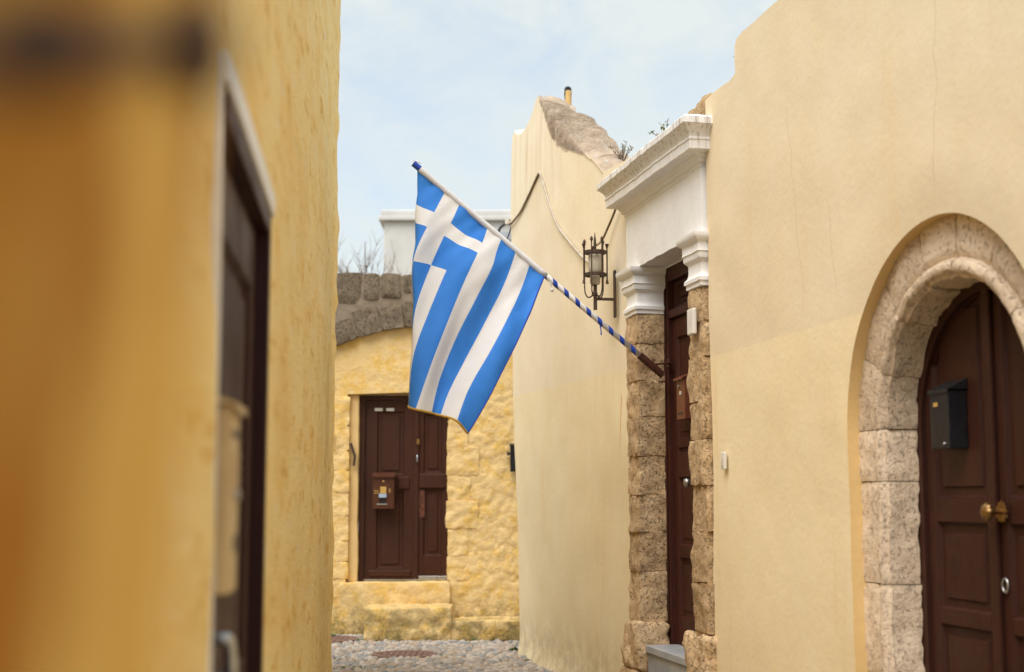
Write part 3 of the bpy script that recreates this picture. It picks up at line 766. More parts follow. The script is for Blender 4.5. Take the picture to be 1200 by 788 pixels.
# segmental arch of dark stones under a flat top course
b = BM()
N = 40; xs_ = [-3.2 + 4.4 * i / N for i in range(N + 1)]
low = [CZ + math.sqrt(max(.01, (CR + .02) ** 2 - (x - CX) ** 2)) for x in xs_]
for yy in (-.062, .40):
    vs = [[b.verts.new((x, yy, z)) for x, z in zip(xs_, low)], [b.verts.new((x, yy, 3.985)) for x in xs_]]
    for i in range(N): b.faces.new((vs[0][i], vs[0][i + 1], vs[1][i + 1], vs[1][i]))
    if yy < 0: f0 = vs
for i in range(N):
    b.faces.new((f0[0][i], f0[0][i + 1], vs[0][i + 1], vs[0][i])); b.faces.new((f0[1][i], f0[1][i + 1], vs[1][i + 1], vs[1][i]))
obj('arch_mortar', b, MORTAR, houseC)
a = 35; k = 300
rn = random.Random(8)
while a < 146:
    da = rn.uniform(5.0, 7.4)
    b = BM(); th = rn.uniform(.24, .30)
    bb = rough_block(0, 1, -.075 - rn.uniform(0, .02), .3, 0, 1, .0, k, .12, .001)
    for v in bb.verts:
        aa = R(a + .3 + (da - .6) * v.co.x); r = CR + th * v.co.z
        p = Vector((CX - r * math.cos(aa), v.co.y, CZ + r * math.sin(aa)))
        n = fbm(p * 6, 4) * .018; v.co = p + Vector((n * .5, n, n * .6))
    sharp(obj('voussoir', bb, ST_DARK, houseC), 60); a += da; k += 1
x = -3.15
while x < .9:
    w = rn.uniform(.18, .38); zc = CZ + math.sqrt(max(.1, (CR + .34) ** 2 - (x + w / 2 - CX) ** 2))
    zb = max(3.56, min(3.84, zc + rn.uniform(-.02, .05)))
    sharp(obj('top_course_stone', rough_block(x, x + w, -.07 - rn.uniform(0, .03), .38, zb, 4.02 + rn.uniform(-.012, .012), .016, k, .05, .03, 7), ST_DARK, houseC), 60)
    x += w + rn.uniform(.008, .02); k += 1
# brown double door
YC = .12
b = BM(); box(b, -1.715, -1.655, YC, YC + .1, .58, 2.65, .004); box(b, -.70, -.665, YC, YC + .1, .58, 2.65, .004); box(b, -1.6545, -.7005, YC + .001, YC + .1, 2.60, 2.65, .004)
doorC = obj('door', b, W_BACK, houseC)
leaf(doorC, -1.652, -1.083, YC + .035, .60, 2.598, [(.60, .72), (1.58, 1.76), (2.47, 2.598)], .135, W_BACK)
leaf(doorC, -1.079, -.702, YC + .045, .60, 2.598, [(.64, .86), (1.60, 1.78), (2.44, 2.598)], .085, W_BACK)
b = BM(); box(b, -1.104, -1.050, YC + .018, YC + .034, .62, 2.58, .006, 2); obj('meeting_bead', b, W_BACK, doorC)
b = BM(); box(b, -1.60, -1.13, YC + .014, YC + .034, .635, .70, .006); obj('weather_rail', b, W_BACK, doorC)
b = BM(); box(b, -1.046, -.706, YC + .018, YC + .044, 1.61, 1.77, .01); obj('weather_rail', b, W_BACK, doorC)
b = BM(); box(b, -1.28, -1.15, YC + .018, YC + .034, 1.60, 1.74, .008); obj('weather_rail', b, W_BACK, doorC)
b = BM(); box(b, -1.044, -.706, YC + .030, YC + .044, .586, .636, .003); obj('kick_plate', b, STEEL, doorC)
b = BM(); box(b, -1.046, -.98, YC + .0395, YC + .0445, 1.28, 1.59); props(obj('worn_patch', b, W_WORN, doorC), 'bare orange worn strip on the stile')
for xx in (-1.50, -1.37):
    b = BM(); box(b, xx - .05, xx + .04, YC + .028, YC + .0345, 2.475, 2.51, .002); obj('name_plate', b, PAPER, doorC)
b = BM(); tube(b, smooth_path([(-1.062, YC + .018, 1.98), (-1.062, YC - .02, 1.97), (-1.062, YC - .025, 1.91), (-1.062, YC + .018, 1.89)], 5), .008); obj('pull_handle', b, STEEL, doorC)
b = BM(); box(b, -1.075, -1.04, YC + .010, YC + .017, 2.10, 2.16, .002); obj('lock_plate', b, BRASS, doorC)
# doorstep of the lane-end house: block under the door and two steps
steps = thing('doorstep', 'mossy ochre doorstep of two levels below the brown double door', 'steps', FB)
sharp(obj('landing', rough_block(-1.90, -.68, -.055, .42, -.01, .578, .011, 41, .03, .014, 8), PL_C, steps), 60)
sharp(obj('upper_step', rough_block(-1.565, -.645, -.60, -.05, -.01, .345, .017, 42, .025, .016, 9), PL_C, steps), 60)
sharp(obj('lower_step', rough_block(-.70, .32, -.57, -.05, -.01, .205, .017, 43, .025, .018, 9), PL_C, steps), 60)

# ------------------------------------------------------------------ left house
houseD = thing('left_lane_house', 'deep ochre plastered house with maroon door in a white frame', 'house', FL)
DX0, DX1, DZ = 2.46, 3.66, 2.225
holeD = [(DX0, .05), (DX1, .05), (DX1, DZ), (DX0, DZ)]
def dispL(x, z):
    d = fbm(Vector((x * 2.2, 1, z * 1.5)), 4) * .016 + noise.noise(Vector((x * 9, 2, z * 5))) * .004
    e = 12.1 - x
    if e < .5: d += (.5 - max(0, e)) ** 2 * .16 + noise.noise(Vector((7, x * 2, z * 5))) * .020 + noise.noise(Vector((3, x * 2, z * 14))) * .008
    return d
outD = [(.56, -.02), (12.1, -.02), (12.12, 1.5), (12.08, 3), (12.1, 4.6), (12.05, 6.05), (11.2, 6.0), (8.2, 4.75), (4.6, 3.35), (.56, 2.9)]  # unseen top slopes down toward the camera to let light into the lane
sharp(obj('wall', wall_mesh(outD, [holeD], .075, dispL, 1.2, 0, (2.0, 12.2, 0, 6.0), .45), PL_L, houseD), 60)
PLBRIGHT = simple('white_gloss_paint', (.86, .85, .84), (.80, .78, .76), 10, .45, .03)
b = BM(); box(b, DX0 - .018, DX1 + .01, -.020, .02, DZ + .001, DZ + .058, .003); obj('door_frame', b, PLBRIGHT, houseD)
b = BM(); box(b, DX0 - .018, DX0 - .003, -.010, .02, .05, DZ + .0005, .003); obj('door_frame', b, PLBRIGHT, houseD)
b = BM(); box(b, DX0 + .003, DX0 + .05, .0, .14, .05, DZ - .002, .003); box(b, DX1 - .05, DX1 - .003, -.012, .14, .05, DZ - .002, .003); box(b, DX0 + .0505, DX1 - .0505, -.013, .14, DZ - .05, DZ - .002, .003)
doorD = obj('door', b, W_LEFT, houseD)
leaf(doorD, DX0 + .053, DX1 - .053, .022, .06, DZ - .053, [(.06, .25), (1.0, 1.12), (2.02, DZ - .053)], .12, W_LEFT)
b = BM(); tube(b, smooth_path([(2.74, .034, 1.235), (2.74, .0, 1.235), (2.745, -.012, 1.225), (2.75, -.016, 1.15), (2.75, -.012, 1.12)], 6), .013, 10); lathe(b, [(.026, 0), (.026, -.01), (.02, -.012)], 16, (2.74, .0335, 1.235), 'Y'); obj('handle', b, STEEL, doorD, True)
# the jutting wall corner right beside the viewer
corner = thing('wall_corner', 'blotched ochre plaster corner with a thin dark strip, hugely out of focus', 'wall', FW)
b = BM(); bmesh.ops.create_grid(b, x_segments=60, y_segments=70, size=1)
for v in b.verts:
    u, w = (v.co.x + 1) / 2, (v.co.y + 1) / 2
    z = 0 + w * 3.2; t = u
    ye = .50 - (1.68 - z) * .05
    if t < .55: y = -2.5 + (ye + 2.5) * (t / .55); x = -.104 - max(0, .045 * (1.66 - z)) - abs(noise.noise(Vector((3, y * 6, z * 5)))) * .006
    else: y = ye + .012 * math.sin((t - .55) / .45 * 1.5); x = -.108 - (t - .55) / .45 * .9 - max(0, .045 * (1.66 - z))
    v.co = Vector((x, y, z))
sharp(obj('plaster_face', b, PL_N, corner), 40)
b = BM(); tube(b, [(-.112, -.2, 1.43), (-.108, .28, 1.590), (-.108, .30, 1.597), (-.107, .445, 1.645)], [.010, .010, .010, .008], 4); obj('dark_strip', b, IRON, corner)  # dark tube and discs stand in for an unidentified blurred dark band
for yy, zz, rr in ((.300, 1.598, .012), (.438, 1.643, .017)):
    b = BM(); lathe(b, [(rr, -.01), (rr, .010), (rr * .5, .016), (.001, .018)], 14)
    for v in b.verts: v.co = Vector((-.106 + v.co.z, yy + v.co.x, zz + v.co.y))
    obj('dark_disc', b, IRON, corner)

# ------------------------------------------------------------------ flag and its pole
FBASE = (.302, .07, 2.337)       # on the portal reveal
flag = thing('greek_flag', 'blue and white striped flag with a cross canton hanging from the pole', 'flag', FR, FBASE)
pole = thing('flag_pole', 'slanting white flagpole with blue spiral bands clamped inside the portal', 'flagpole', FR, FBASE)
PD = Vector((0, -1.726, 1.39)).normalized(); PLEN = 2.216
def pp(t): return PD * t
CTRL = [[(1.708, 0.0, 1.367), (1.704, 0.021, 1.226), (1.695, 0.038, 1.066), (1.68, 0.042, 0.754), (1.652, 0.061, 0.457), (1.616, 0.06, 0.148), (1.575, 0.05, -0.166)],
        [(1.615, 0.0, 1.29), (1.689, -0.035, 1.168), (1.725, -0.057, 1.012), (1.723, -0.056, 0.725), (1.702, -0.048, 0.43), (1.681, -0.072, 0.121), (1.65, -0.113, -0.196)],
        [(1.516, 0.0, 1.218), (1.574, -0.043, 1.108), (1.644, -0.093, 0.973), (1.757, -0.185, 0.702), (1.748, -0.176, 0.4), (1.74, -0.212, 0.089), (1.721, -0.252, -0.222)],
        [(1.417, 0.0, 1.141), (1.464, -0.042, 1.037), (1.523, -0.088, 0.922), (1.631, -0.168, 0.687), (1.747, -0.252, 0.373), (1.773, -0.254, 0.068), (1.769, -0.28, -0.241)],
        [(1.317, 0.0, 1.063), (1.369, -0.035, 0.961), (1.422, -0.075, 0.859), (1.531, -0.15, 0.653), (1.661, -0.236, 0.356), (1.775, -0.351, 0.058), (1.814, -0.414, -0.267)],
        [(1.223, 0.0, 0.996), (1.257, -0.041, 0.9), (1.303, -0.089, 0.806), (1.411, -0.178, 0.59), (1.534, -0.281, 0.32), (1.669, -0.411, 0.006), (1.784, -0.55, -0.291)],
        [(1.129, 0.0, 0.918), (1.173, -0.044, 0.81), (1.217, -0.093, 0.69), (1.336, -0.178, 0.468), (1.47, -0.268, 0.217), (1.597, -0.376, -0.071), (1.672, -0.484, -0.307)],
        [(1.028, 0.0, 0.84), (1.077, -0.036, 0.698), (1.144, -0.077, 0.545), (1.262, -0.15, 0.326), (1.396, -0.232, 0.095), (1.536, -0.338, -0.149), (1.615, -0.461, -0.321)],
        [(0.928, 0.0, 0.761), (0.978, -0.038, 0.619), (1.04, -0.083, 0.489), (1.151, -0.168, 0.293), (1.278, -0.268, 0.082), (1.424, -0.398, -0.146), (1.525, -0.542, -0.361)],
        [(0.827, 0.0, 0.677), (0.891, -0.045, 0.54), (0.955, -0.095, 0.398), (1.056, -0.185, 0.208), (1.173, -0.281, -0.0), (1.319, -0.397, -0.243), (1.449, -0.512, -0.434)]]
FS = [0, .1, .2, .37, .55, .77, 1]
def cr(p0, p1, p2, p3, t): return .5 * ((2 * p1) + (p2 - p0) * t + (2 * p0 - 5 * p1 + 4 * p2 - p3) * t * t + (3 * p1 - p0 - 3 * p2 + p3) * t ** 3)
G = np.array(CTRL)
def samp1(row, u):
    i = min(len(row) - 2, int(u)); t = u - i
    p = lambda k_: row[max(0, min(len(row) - 1, k_))]
    return cr(p(i - 1), p(i), p(i + 1), p(i + 2), t)
def flag_pt(h, f):
    j = float(np.interp(f, FS, range(7)))
    col = np.array([samp1(G[k_], j) for k_ in range(10)])
    a_, w_, z_ = samp1(col, h * 9)
    w_ += (.020 * math.sin(h * 15 + f * 5 + 1.2 * math.sin(f * 4)) + .010 * math.sin(h * 29 - f * 7)) * min(1, .25 + f * 2.2) + .012 * noise.noise(Vector((h * 7, f * 6, 2))) + .005 * math.sin((h + .45 * f) * 62 + 2 * noise.noise(Vector((h * 4, f * 4, 8)))) * max(0, 1 - f * 1.6)
    return Vector((-w_, -a_, z_))
UH, UF = 6, 6
nh, nf = 9 * UH, 81
b = BM(); gv = [[b.verts.new(flag_pt(i / nh, j / nf)) for j in range(nf + 1)] for i in range(nh + 1)]
for i in range(nh):
    for j in range(nf):
        s_ = i // UH; c = j // UF
        if s_ < 5 and c < 5: blue = not (s_ == 2 or c == 2)
        else: blue = s_ % 2 == 0
        f = b.faces.new((gv[i][j], gv[i + 1][j], gv[i + 1][j + 1], gv[i][j + 1])); f.material_index = 0 if blue else 1
cl = obj('cloth', b, [F_BLUE, F_WHITE], flag, True)
def edge_strip(pts_fn, name, mat, r):
    b = BM(); tube(b, [pts_fn(k_ / 60) for k_ in range(61)], r, 6); obj(name, b, mat, flag, True)
edge_strip(lambda t: flag_pt(t, 1), 'fringe', F_GOLD, .007)
edge_strip(lambda t: flag_pt(1, t), 'hem', F_HEM, .006)
b = BM(); tube(b, [pp(t) for t in np.linspace(1.055, 2.195, 24)], .0205, 12); obj('sleeve', b, F_WHITE, flag, True)
# pole with spiral bands
b = BM(); tube(b, [pp(t) for t in (0.20, .8, 1.4, 2.0, PLEN)], .0185, 14); obj('shaft', b, POLE_W, pole, True)
b = BM(); ref = PD.orthogonal().normalized(); bi = PD.cross(ref); pitch = .10; n_ = 14
turns = int((1.06 - .22) / pitch * n_)
prev = None
for q in range(turns + 1):
    t = .22 + q / n_ * pitch; a = 2 * math.pi * q / n_
    r_ = (ref * math.cos(a) + bi * math.sin(a)) * .0194
    cur = (b.verts.new(pp(t) + r_), b.verts.new(pp(t + pitch * .42) + r_))
    if prev: b.faces.new((prev[0], cur[0], cur[1], prev[1]))
    prev = cur
obj('spiral_band', b, POLE_B, pole, True)
b = BM(); tube(b, [pp(2.17), pp(PLEN + .012)], .0212, 12); obj('tip_cap', b, POLE_B, pole)
b = BM(); tube(b, [pp(PLEN + .01) + Vector((0, .0, 0)), pp(PLEN + .02) + Vector((0, .01, .015)), pp(PLEN + .0) + Vector((0, .045, .012))], .004, 6); obj('tip_hook', b, POLE_W, pole)
b = BM(); tube(b, [pp(0), pp(.215)], .026, 16); obj('socket', b, SOCKET, pole)
b = BM(); tube(b, [pp(.11) + Vector((0, 0, 0)), Vector((-.02, .03, .085)), Vector((-.06, .085, .088))], .007, 8); obj('bracket_rod', b, SOCKET, pole)
b = BM(); box(b, -.085, -.045, .055, .071, .055, .12, .003); obj('bracket_plate', b, SOCKET, pole)
b = BM(); tube(b, smooth_path([pp(1.05), pp(1.04) + Vector((.01, .02, -.05)), pp(1.04) + Vector((.012, .028, -.10))], 5), [.006] * 6 + [.004] * 2 + [.012] * 2 + [.006], 8); obj('tie_tassel', b, CORDW, pole)
b = BM(); tube(b, [pp(.57) + Vector((0, 0, -.014)), pp(.57) + Vector((.004, .005, -.06)), pp(.57) + Vector((.0, .008, -.09))], [.006, .004, .006], 6); obj('tie_tag', b, POLE_B, pole)

# ------------------------------------------------------------------ wall lantern
lamp = thing('wall_lantern', 'rusty iron cage lantern with frosted cylinder bracketed beside the portal', 'lantern', FR, (-.57, -.17, 2.90))
b = BM(); box(b, -.022, .022, .145, .160, -.06, .30, .004); obj('wall_bar', b, IRON, lamp)
b = BM(); box(b, -.009, .009, .012, .146, .068, .088, .002); obj('arm', b, IRON, lamp)
b = BM(); tube(b, [(0, 0, -.005), (0, 0, .19)], .014, 12); obj('stem', b, IRON, lamp)
for zr_ in (.26, .43):
    b = BM()
    q = []
    for (r, h) in ((.066, -.011), (.084, -.011), (.084, .011), (.066, .011), (.066, -.011)):
        q.append([b.verts.new((r * math.cos(2 * math.pi * k_ / 28), r * math.sin(2 * math.pi * k_ / 28), zr_ + h)) for k_ in range(28)])
    for m0, m1 in zip(q, q[1:]):
        for k_ in range(28): b.faces.new((m0[k_], m0[(k_ + 1) % 28], m1[(k_ + 1) % 28], m1[k_]))
    obj('hoop', b, IRON, lamp)
for k_ in range(7):
    a = 2 * math.pi * k_ / 7 + .35; c, s_ = math.cos(a), math.sin(a); r = .090
    b = BM()
    if k_ % 2 == 0:
        pth = [(c * r, s_ * r, .50), (c * r, s_ * r, .30), (c * r, s_ * r, .17), (c * r * .93, s_ * r * .93, .125), (c * r * .7, s_ * r * .7, .095), (c * r * .35, s_ * r * .35, .10), (c * .014, s_ * .014, .13)]
        tube(b, smooth_path(pth, 4), .0055, 6)
        lathe(b, [(.004, .495), (.012, .515), (.011, .525), (.003, .54)], 8, (c * r, s_ * r, 0))
    else:
        tube(b, [(c * r, s_ * r, .48), (c * r, s_ * r, .20)], .0065, 6)
        lathe(b, [(.007, .46), (.016, .49), (.014, .492)], 8, (c * r, s_ * r, 0)); lathe(b, [(.013, .19), (.007, .22)], 8, (c * r, s_ * r, 0))
    obj('cage_bar', b, IRON, lamp)
b = BM(); tube(b, [(0, 0, .415), (0, 0, .52), (0, 0, .585)], [.012, .010, .001], 8); obj('spike', b, IRON, lamp)
for zr_ in (.424,):
    b = BM(); box(b, -.068, .068, -.006, .006, zr_ - .004, zr_ + .004); box(b, -.006, .006, -.068, .068, zr_ - .0045, zr_ + .0035); obj('cross_bar', b, IRON, lamp)
b = BM(); lathe(b, [(.030, .185), (.038, .20), (.038, .265), (.046, .275), (.050, .30), (.050, .40), (.046, .412), (.02, .414)], 24); obj('glass', b, GLASS, lamp, True)

# ------------------------------------------------------------------ letter boxes and small fittings
def letterbox(name, label, frame, loc, w, h, d, mat, lid=.03, roof=.02):
    t = thing(name, label, 'mailbox', frame, loc)
    b = BM(); box(b, -w / 2, w / 2, -d, -.001, 0, h, .004, 2); obj('body', b, mat, t)
    b = BM(); vs = []
    for x in (-w / 2 - .008, w / 2 + .008):
        vs.append([b.verts.new(p) for p in ((x, -d - lid, h - .012), (x, -d - lid, h + .002), (x, -.002, h + roof + .014), (x, -.002, h + .004), (x, -d + .001, h + .002))])
    for k_ in range(5): b.faces.new((vs[0][k_], vs[0][(k_ + 1) % 5], vs[1][(k_ + 1) % 5], vs[1][k_]))
    b.faces.new(vs[0]); b.faces.new(vs[1]); obj('lid', b, mat, t)
    return t
def plate(t, name, x0, x1, z0, z1, y, mat, th=.003):
    b = BM(); box(b, x0, x1, y - th, y, z0, z1, .0008); return obj(name, b, mat, t)
def lock(t, x, z, y, mat=STEEL, r=.011):
    b = BM(); lathe(b, [(r, 0), (r, -.006), (r * .6, -.009), (.001, -.009)], 14, (x, y, z), 'Y'); obj('lock', b, mat, t)
def text(t, name, s, x, z, y, size, mat):
    cu = bpy.data.curves.new(name, 'FONT'); cu.body = s; cu.size = size; cu.align_x = 'CENTER'; cu.align_y = 'CENTER'; cu.extrude = .0006
    tmp = bpy.data.objects.new(name, cu); COL.objects.link(tmp)
    dg = bpy.context.evaluated_depsgraph_get(); me = bpy.data.meshes.new_from_object(tmp.evaluated_get(dg))
    bpy.data.objects.remove(tmp)
    for v in me.vertices: v.co = Vector((x + v.co.x, y - .0012 - v.co.z, z + v.co.y))
    me.materials.clear(); return obj(name, me, mat, t)
t = letterbox('mailbox', 'brown mailbox numbered 25 on the lane-end double door', FB, (-1.43, YC + .012, 1.38), .24, .36, .13, BOXBR, .02, .03)
plate(t, 'name_card', -.035, .032, .17, .245, -.13, GOLD); plate(t, 'letter', -.048, .036, .125, .167, -.134, LETTER, .012); plate(t, 'slot_lip', -.07, .045, .045, .058, -.13, STEEL, .006)
plate(t, 'letter_window', -.045, .03, .062, .11, -.13, BLACK, .002)
lock(t, 0, .30, -.13, BRASS, .013); text(t, 'number', '25', -.078, .185, -.131, .058, GOLD); text(t, 'house_letter', 'E', .072, .20, -.131, .058, GOLD)
t = letterbox('mailbox', 'black enamel mailbox with small brass label on the arched door', FR, (3.985, YD + .020, 1.71), .158, .250, .09, BLACK, .008, .035)
plate(t, 'name_card', -.045, -.010, .182, .200, -.09, GOLD); lock(t, .045, .02, -.09, STEEL, .006)
t = letterbox('mailbox', 'reddish brown mailbox with tiny white sticker on the portal door', FR, (.55, YP + .03, 2.02), .17, .275, .06, BOXBR2, .02, .02)
lock(t, -.03, .225, -.06, STEEL, .012); plate(t, 'sticker', -.02, .02, .165, .19, -.06, PAPER, .002); plate(t, 'brand_plate', -.05, .04, .035, .05, -.06, BLACK, .002)
t = letterbox('mailbox', 'cream metal mailbox with slots on the maroon door', FL, (2.545, .022, 1.335), .15, .325, .055, CREAMBOX, .012, .012)
lock(t, .02, .17, -.055, STEEL, .012); plate(t, 'slot', -.06, .06, .27, .285, -.055, BLACK, .002); plate(t, 'name_card', .0, .06, .07, .10, -.055, BLACK, .002)
for zz in (.235, .215, .195): plate(t, 'rib', -.065, .065, zz, zz + .006, -.055, CREAMBOX, .004)
t = letterbox('mailbox', 'slim black wall mailbox where lane-end wall meets the gable house', FB, (.045, -.03, 1.79), .13, .29, .06, BLACK, .008, .01)
b = BM(); lathe(b, [(.012, 0), (.012, -.03), (.022, -.035), (.022, -.05), (.002, -.055)], 12, (-.085, -.005, .20), 'Y'); box(b, -.09, -.064, -.012, -.004, .195, .205); obj('key_knob', b, IRON, t)
# white junction box on the portal jamb, white switch on the plaster
b = BM(); box(b, -.055, .055, -.028, 0, -.08, .08, .008, 2); o = place(obj('junction_box', b, PLWHITE), FR, (1.385, -.078, 2.57)); props(o, 'white plastic junction box on the rough portal jamb', 'box')
t = thing('doorbell', 'small white doorbell with button on the cream plaster by the portal', 'doorbell', FR, (1.775, NA - .006, 1.715))
b = BM(); box(b, -.028, .028, -.018, 0, -.05, .05, .005, 2); obj('housing', b, PLWHITE, t); plate(t, 'button', -.012, .012, -.03, .01, -.018, PAPER, .004)
b = BM(); box(b, -.035, .035, -.012, 0, -.07, .07, .002); o = place(obj('wall_plaque', b, PLWHITE), FB, (-2.02, -.035, 2.18)); props(o, 'small white plaque on the rough wall left of lane-end door', 'sign')
b = BM(); tube(b, [(0, 0, 0), (.015, -.02, .10), (-.035, -.03, .25)], [.018, .018, .022], 4); o = place(obj('iron_door_bar', b, IRON), FB, (-1.765, .02, 1.86)); props(o, 'short dark iron bar leaning at the lane-end door jamb', 'iron bar')

# ------------------------------------------------------------------ cables
def cable(name, label, frame, pts, rad, mat):
    b = BM(); tube(b, smooth_path(pts, 8), rad, 7); o = obj(name, b, mat, None, True); place(o, frame); return props(o, label, 'cable')
cable('wall_cable', 'brown cable climbing to a peak on the gable wall', FR, [(-4.43, -.025, 4.29), (-4.36, -.03, 4.27), (-4.15, -.025, 4.28), (-3.87, -.022, 4.31), (-3.66, -.022, 4.36), (-3.46, -.022, 4.41), (-3.25, -.022, 4.47), (-3.08, -.022, 4.515)], .011, CABLE_D)
cable('wall_cable', 'pale cable looping down the gable wall to the lantern', FR, [(-3.08, -.022, 4.512), (-3.03, -.024, 4.50), (-2.93, -.022, 4.40), (-2.66, -.020, 4.125), (-2.36, -.02, 3.875), (-2.0, -.02, 3.69), (-1.62, -.02, 3.505), (-1.3, -.025, 3.38), (-.9, -.05, 3.28), (-.66, -.11, 3.27), (-.60, -.15, 3.30)], .011, CABLE_L)
cable('wall_cable', 'short brown cable dropping from the cornice to the lantern', FR, [(-.42, -.03, 3.70), (-.53, -.025, 3.64), (-.70, -.03, 3.55), (-.80, -.05, 3.47), (-.70, -.12, 3.41), (-.60, -.16, 3.40)], .009, CABLE_D)
cable('overhead_cable', 'thick black service cable strung from gable corner past the flag', FW, [(-.005, 14.33, 4.31), (-.04, 14.5, 4.345), (-.12, 15.6, 4.50), (-.35, 18, 4.78), (-1.6, 27.9, 6.3)], .016, CABLE_K)
cable('overhead_cable', 'thin black cable hanging below the thick service cable', FW, [(-.005, 14.34, 4.27), (-.06, 15.0, 4.24), (-.2, 17, 4.40), (-1.2, 27.9, 6.0)], .007, CABLE_K)
b = BM(); tube(b, [(0, .03, 0), (0, -.04, 0)], .012, 8); lathe(b, [(.012, -.02), (.024, -.02), (.024, .03), (.012, .03)], 10, (0, -.05, 0)); o = place(obj('cable_insulator', b, PLWHITE), FR, (-4.41, .0, 4.30)); props(o, 'white insulator at the corner of the gable wall', 'insulator')

# ------------------------------------------------------------------ things on and behind the roofs
t = thing('roof_pipe', 'ochre vent pipe with dark broken rim behind the gable top', 'pipe', FR, (-4.42, .60, 5.03))
b = BM(); lathe(b, [(.036, -.2), (.035, .50), (.040, .51), (.040, .54), (.034, .55), (.034, .68), (.028, .69)], 18); obj('shaft', b, PIPE, t, True)
b = BM(); lathe(b, [(.036, .60), (.040, .66), (.036, .72), (.022, .735)], 14, (-.012, 0, 0)); obj('rim', b, BLACK, t)
far = thing('white_house', 'white flat roofed house beyond the stone arch', 'house', FW, (0, 28, 0))
b = BM(); box(b, -2.56, 5, 0, 6, 0, 7.0, .02); obj('wall', b, FARWHITE, far)
b = BM(); box(b, -2.66, 5.1, -.10, 6.1, 7.002, 7.10, .015); box(b, -2.62, 5.06, -.06, 6.06, 7.101, 7.22, .02); obj('cornice', b, FARWHITE, far)
b = BM(); box(b, -.72, .6, -.04, .02, 5.6, 6.78, .004); obj('window', b, GREYSH, far)
for i in range(9):
    b = BM(); box(b, -.68, .56, -.065, -.0405, 5.65 + i * .12, 5.74 + i * .12, .004); obj('slat', b, GREYSH, far)
def bare_tree():
    t = thing('bare_tree', 'leafless twiggy tree showing above the dark stone arch', 'tree', FW, (-2.75, 23.2, 0))
    rn = random.Random(5); b = BM()
    tube(b, smooth_path([(0, 0, 0), (.04, 0, 1.5), (-.03, .1, 2.9), (0, .1, 3.6)], 4), [.13 - .004 * i for i in range(13)], 8); obj('trunk', b, TWIG, t, True)
    b = BM()
    def grow(p, d, L_, r, lev):
        pts = [p]; q = p.copy(); dd = d.copy()
        for i in range(4):
            dd = (dd + Vector((rn.uniform(-.16, .16), rn.uniform(-.16, .16), rn.uniform(-.02, .16)))).normalized(); q = q + dd * L_ / 4; pts.append(q.copy())
        tube(b, pts, [r * (1 - .17 * i) for i in range(5)], 5 if lev else 7)
        if lev < 3:
            for i in range(rn.choice((3, 4)) if lev else 6):
                k_ = rn.randint(1, 4); ax = Vector((rn.uniform(-1, 1), rn.uniform(-1, 1), rn.uniform(.2, 1.0))).normalized()
                grow(pts[k_], (dd * .7 + ax * .9).normalized(), L_ * rn.uniform(.45, .7), r * .5, lev + 1)
    for a in range(5): grow(Vector((0, .1, 3.2 + a * .09)), Vector((math.cos(a * 1.3) * .55, math.sin(a * 1.3) * .5, 1)).normalized(), rn.uniform(1.2, 1.6), .034, 0)
    obj('crown', b, TWIG, t, True)
bare_tree()

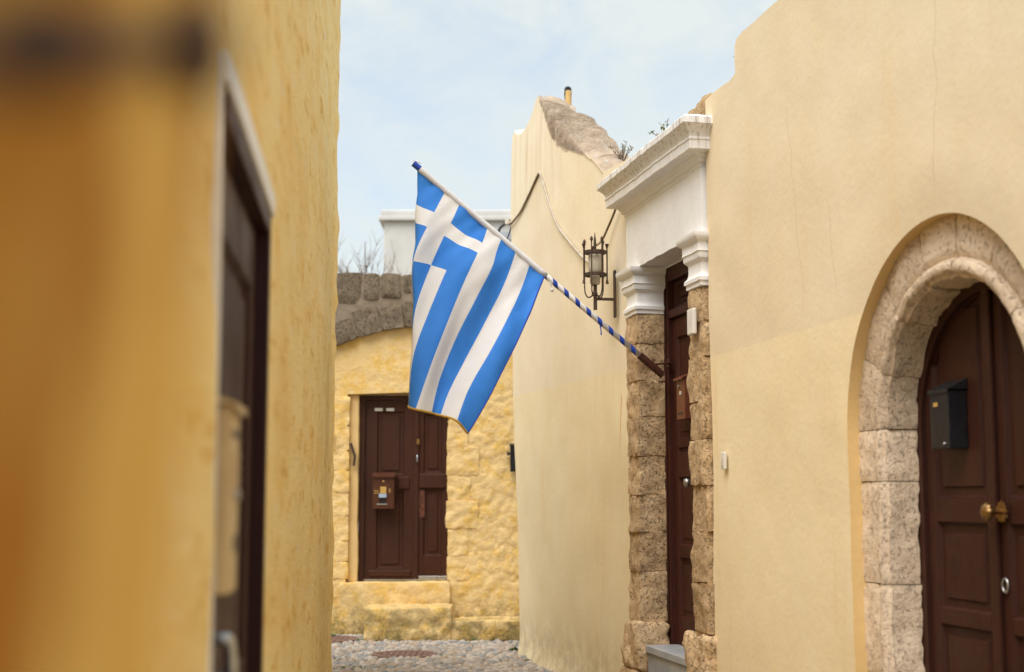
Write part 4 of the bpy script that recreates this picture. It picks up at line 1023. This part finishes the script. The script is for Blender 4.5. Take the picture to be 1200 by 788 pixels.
# ------------------------------------------------------------------ plants
def tuft(label, frame, loc, nleaf, h, spread, lm=LEAF, twigs=0, leaf_w=.012, seed=1, droop=.6, name='weed', leafy=False):
    t = thing(name, label, 'plant', frame, loc, 'weeds growing from walls and paving'); rn = random.Random(seed); b = BM(); tips = []
    b2 = BM()
    for k_ in range(max(1, twigs)):
        a = rn.uniform(0, 6.28); l = h * rn.uniform(.6, 1); e = Vector((math.cos(a) * spread * rn.uniform(.3, 1), math.sin(a) * spread * rn.uniform(.2, .8), l))
        pts = smooth_path([(0, 0, -.02), e * .5 + Vector((0, 0, l * .1)), e], 4); tube(b2, pts, [.0035] * 5 + [.0025] * 4, 5)
        for q in pts[3:]:
            tips.append(q)
            if twigs and rn.random() < .6: tube(b2, [q, q + Vector((rn.uniform(-1, 1), rn.uniform(-1, 1), rn.uniform(.2, 1))) * h * .2], .002, 4); tips.append(q + Vector((0, 0, h * .1)))
    for k_ in range(nleaf):
        a = rn.uniform(0, 6.28); l = h * rn.uniform(.35, .8) if not leafy else h * rn.uniform(.12, .22)
        p = rn.choice(tips) if (twigs and tips) else Vector((rn.uniform(-1, 1) * spread * .6, rn.uniform(-1, 1) * spread * .3, 0))
        d = Vector((math.cos(a), math.sin(a) * .8, rn.uniform(.4, 1.6) if not leafy else rn.uniform(-.7, .6))).normalized(); sd2 = d.cross(Vector((0, 0, 1))).normalized() * leaf_w * rn.uniform(.6, 1.2)
        m_ = p + d * l * .5; e = p + d * l + Vector((0, 0, -droop * l * .35))
        v = [b.verts.new(c) for c in (p, m_ + sd2, e, m_ - sd2 + Vector((0, 0, .1 * leaf_w)))]
        b.faces.new((v[0], v[1], v[3])); b.faces.new((v[1], v[2], v[3]))
    obj('leaves', b, lm, t); obj('stem', b2, TWIG if twigs else lm, t)
tuft('grey green twiggy weed on the coping beside the cornice', FR, (-1.15, .22, 4.16), 60, .15, .15, LEAFY, 11, .006, 2, .4, leafy=True)
tuft('tiny weed sprouting from the sloping coping', FR, (-2.3, .3, 4.58), 14, .08, .05, LEAFY, 3, .006, 9, .4, leafy=True)
tuft('drooping green leafy sprig above the white cornice', FR, (.35, .10, 3.93), 34, .17, .14, LEAF, 6, .012, 3, 1.4, leafy=True)
tuft('wispy dry stem at the step of the parapet', FR, (2.0, .10, 3.96), 6, .13, .14, LEAFY, 4, .003, 5, .4, leafy=True)
gs = [(-2.02, 15.72, 'leafy weed at the foot of the wall left of the doorstep', 60, .10, .14), (-1.60, 15.24, 'small weed at the corner of the upper step', 26, .06, .06),
      (-.42, 15.26, 'small weed under the lower step', 26, .05, .08), (.02, 14.22, 'weed at the foot of the gable house corner', 30, .12, .07), (-1.45, 12.75, 'grass tuft in the paving near the left house corner', 90, .05, .30),
      (-.66, 13.8, 'sprig beside the manhole cover', 20, .03, .06), (.14, 13.35, 'tuft in the paving near the gable wall', 24, .05, .05)]
for i, (x, y, lb, n_, h, sp) in enumerate(gs): tuft(lb, FW, (x, y, .005), n_, h, sp, LEAF, 0, .010, 20 + i)
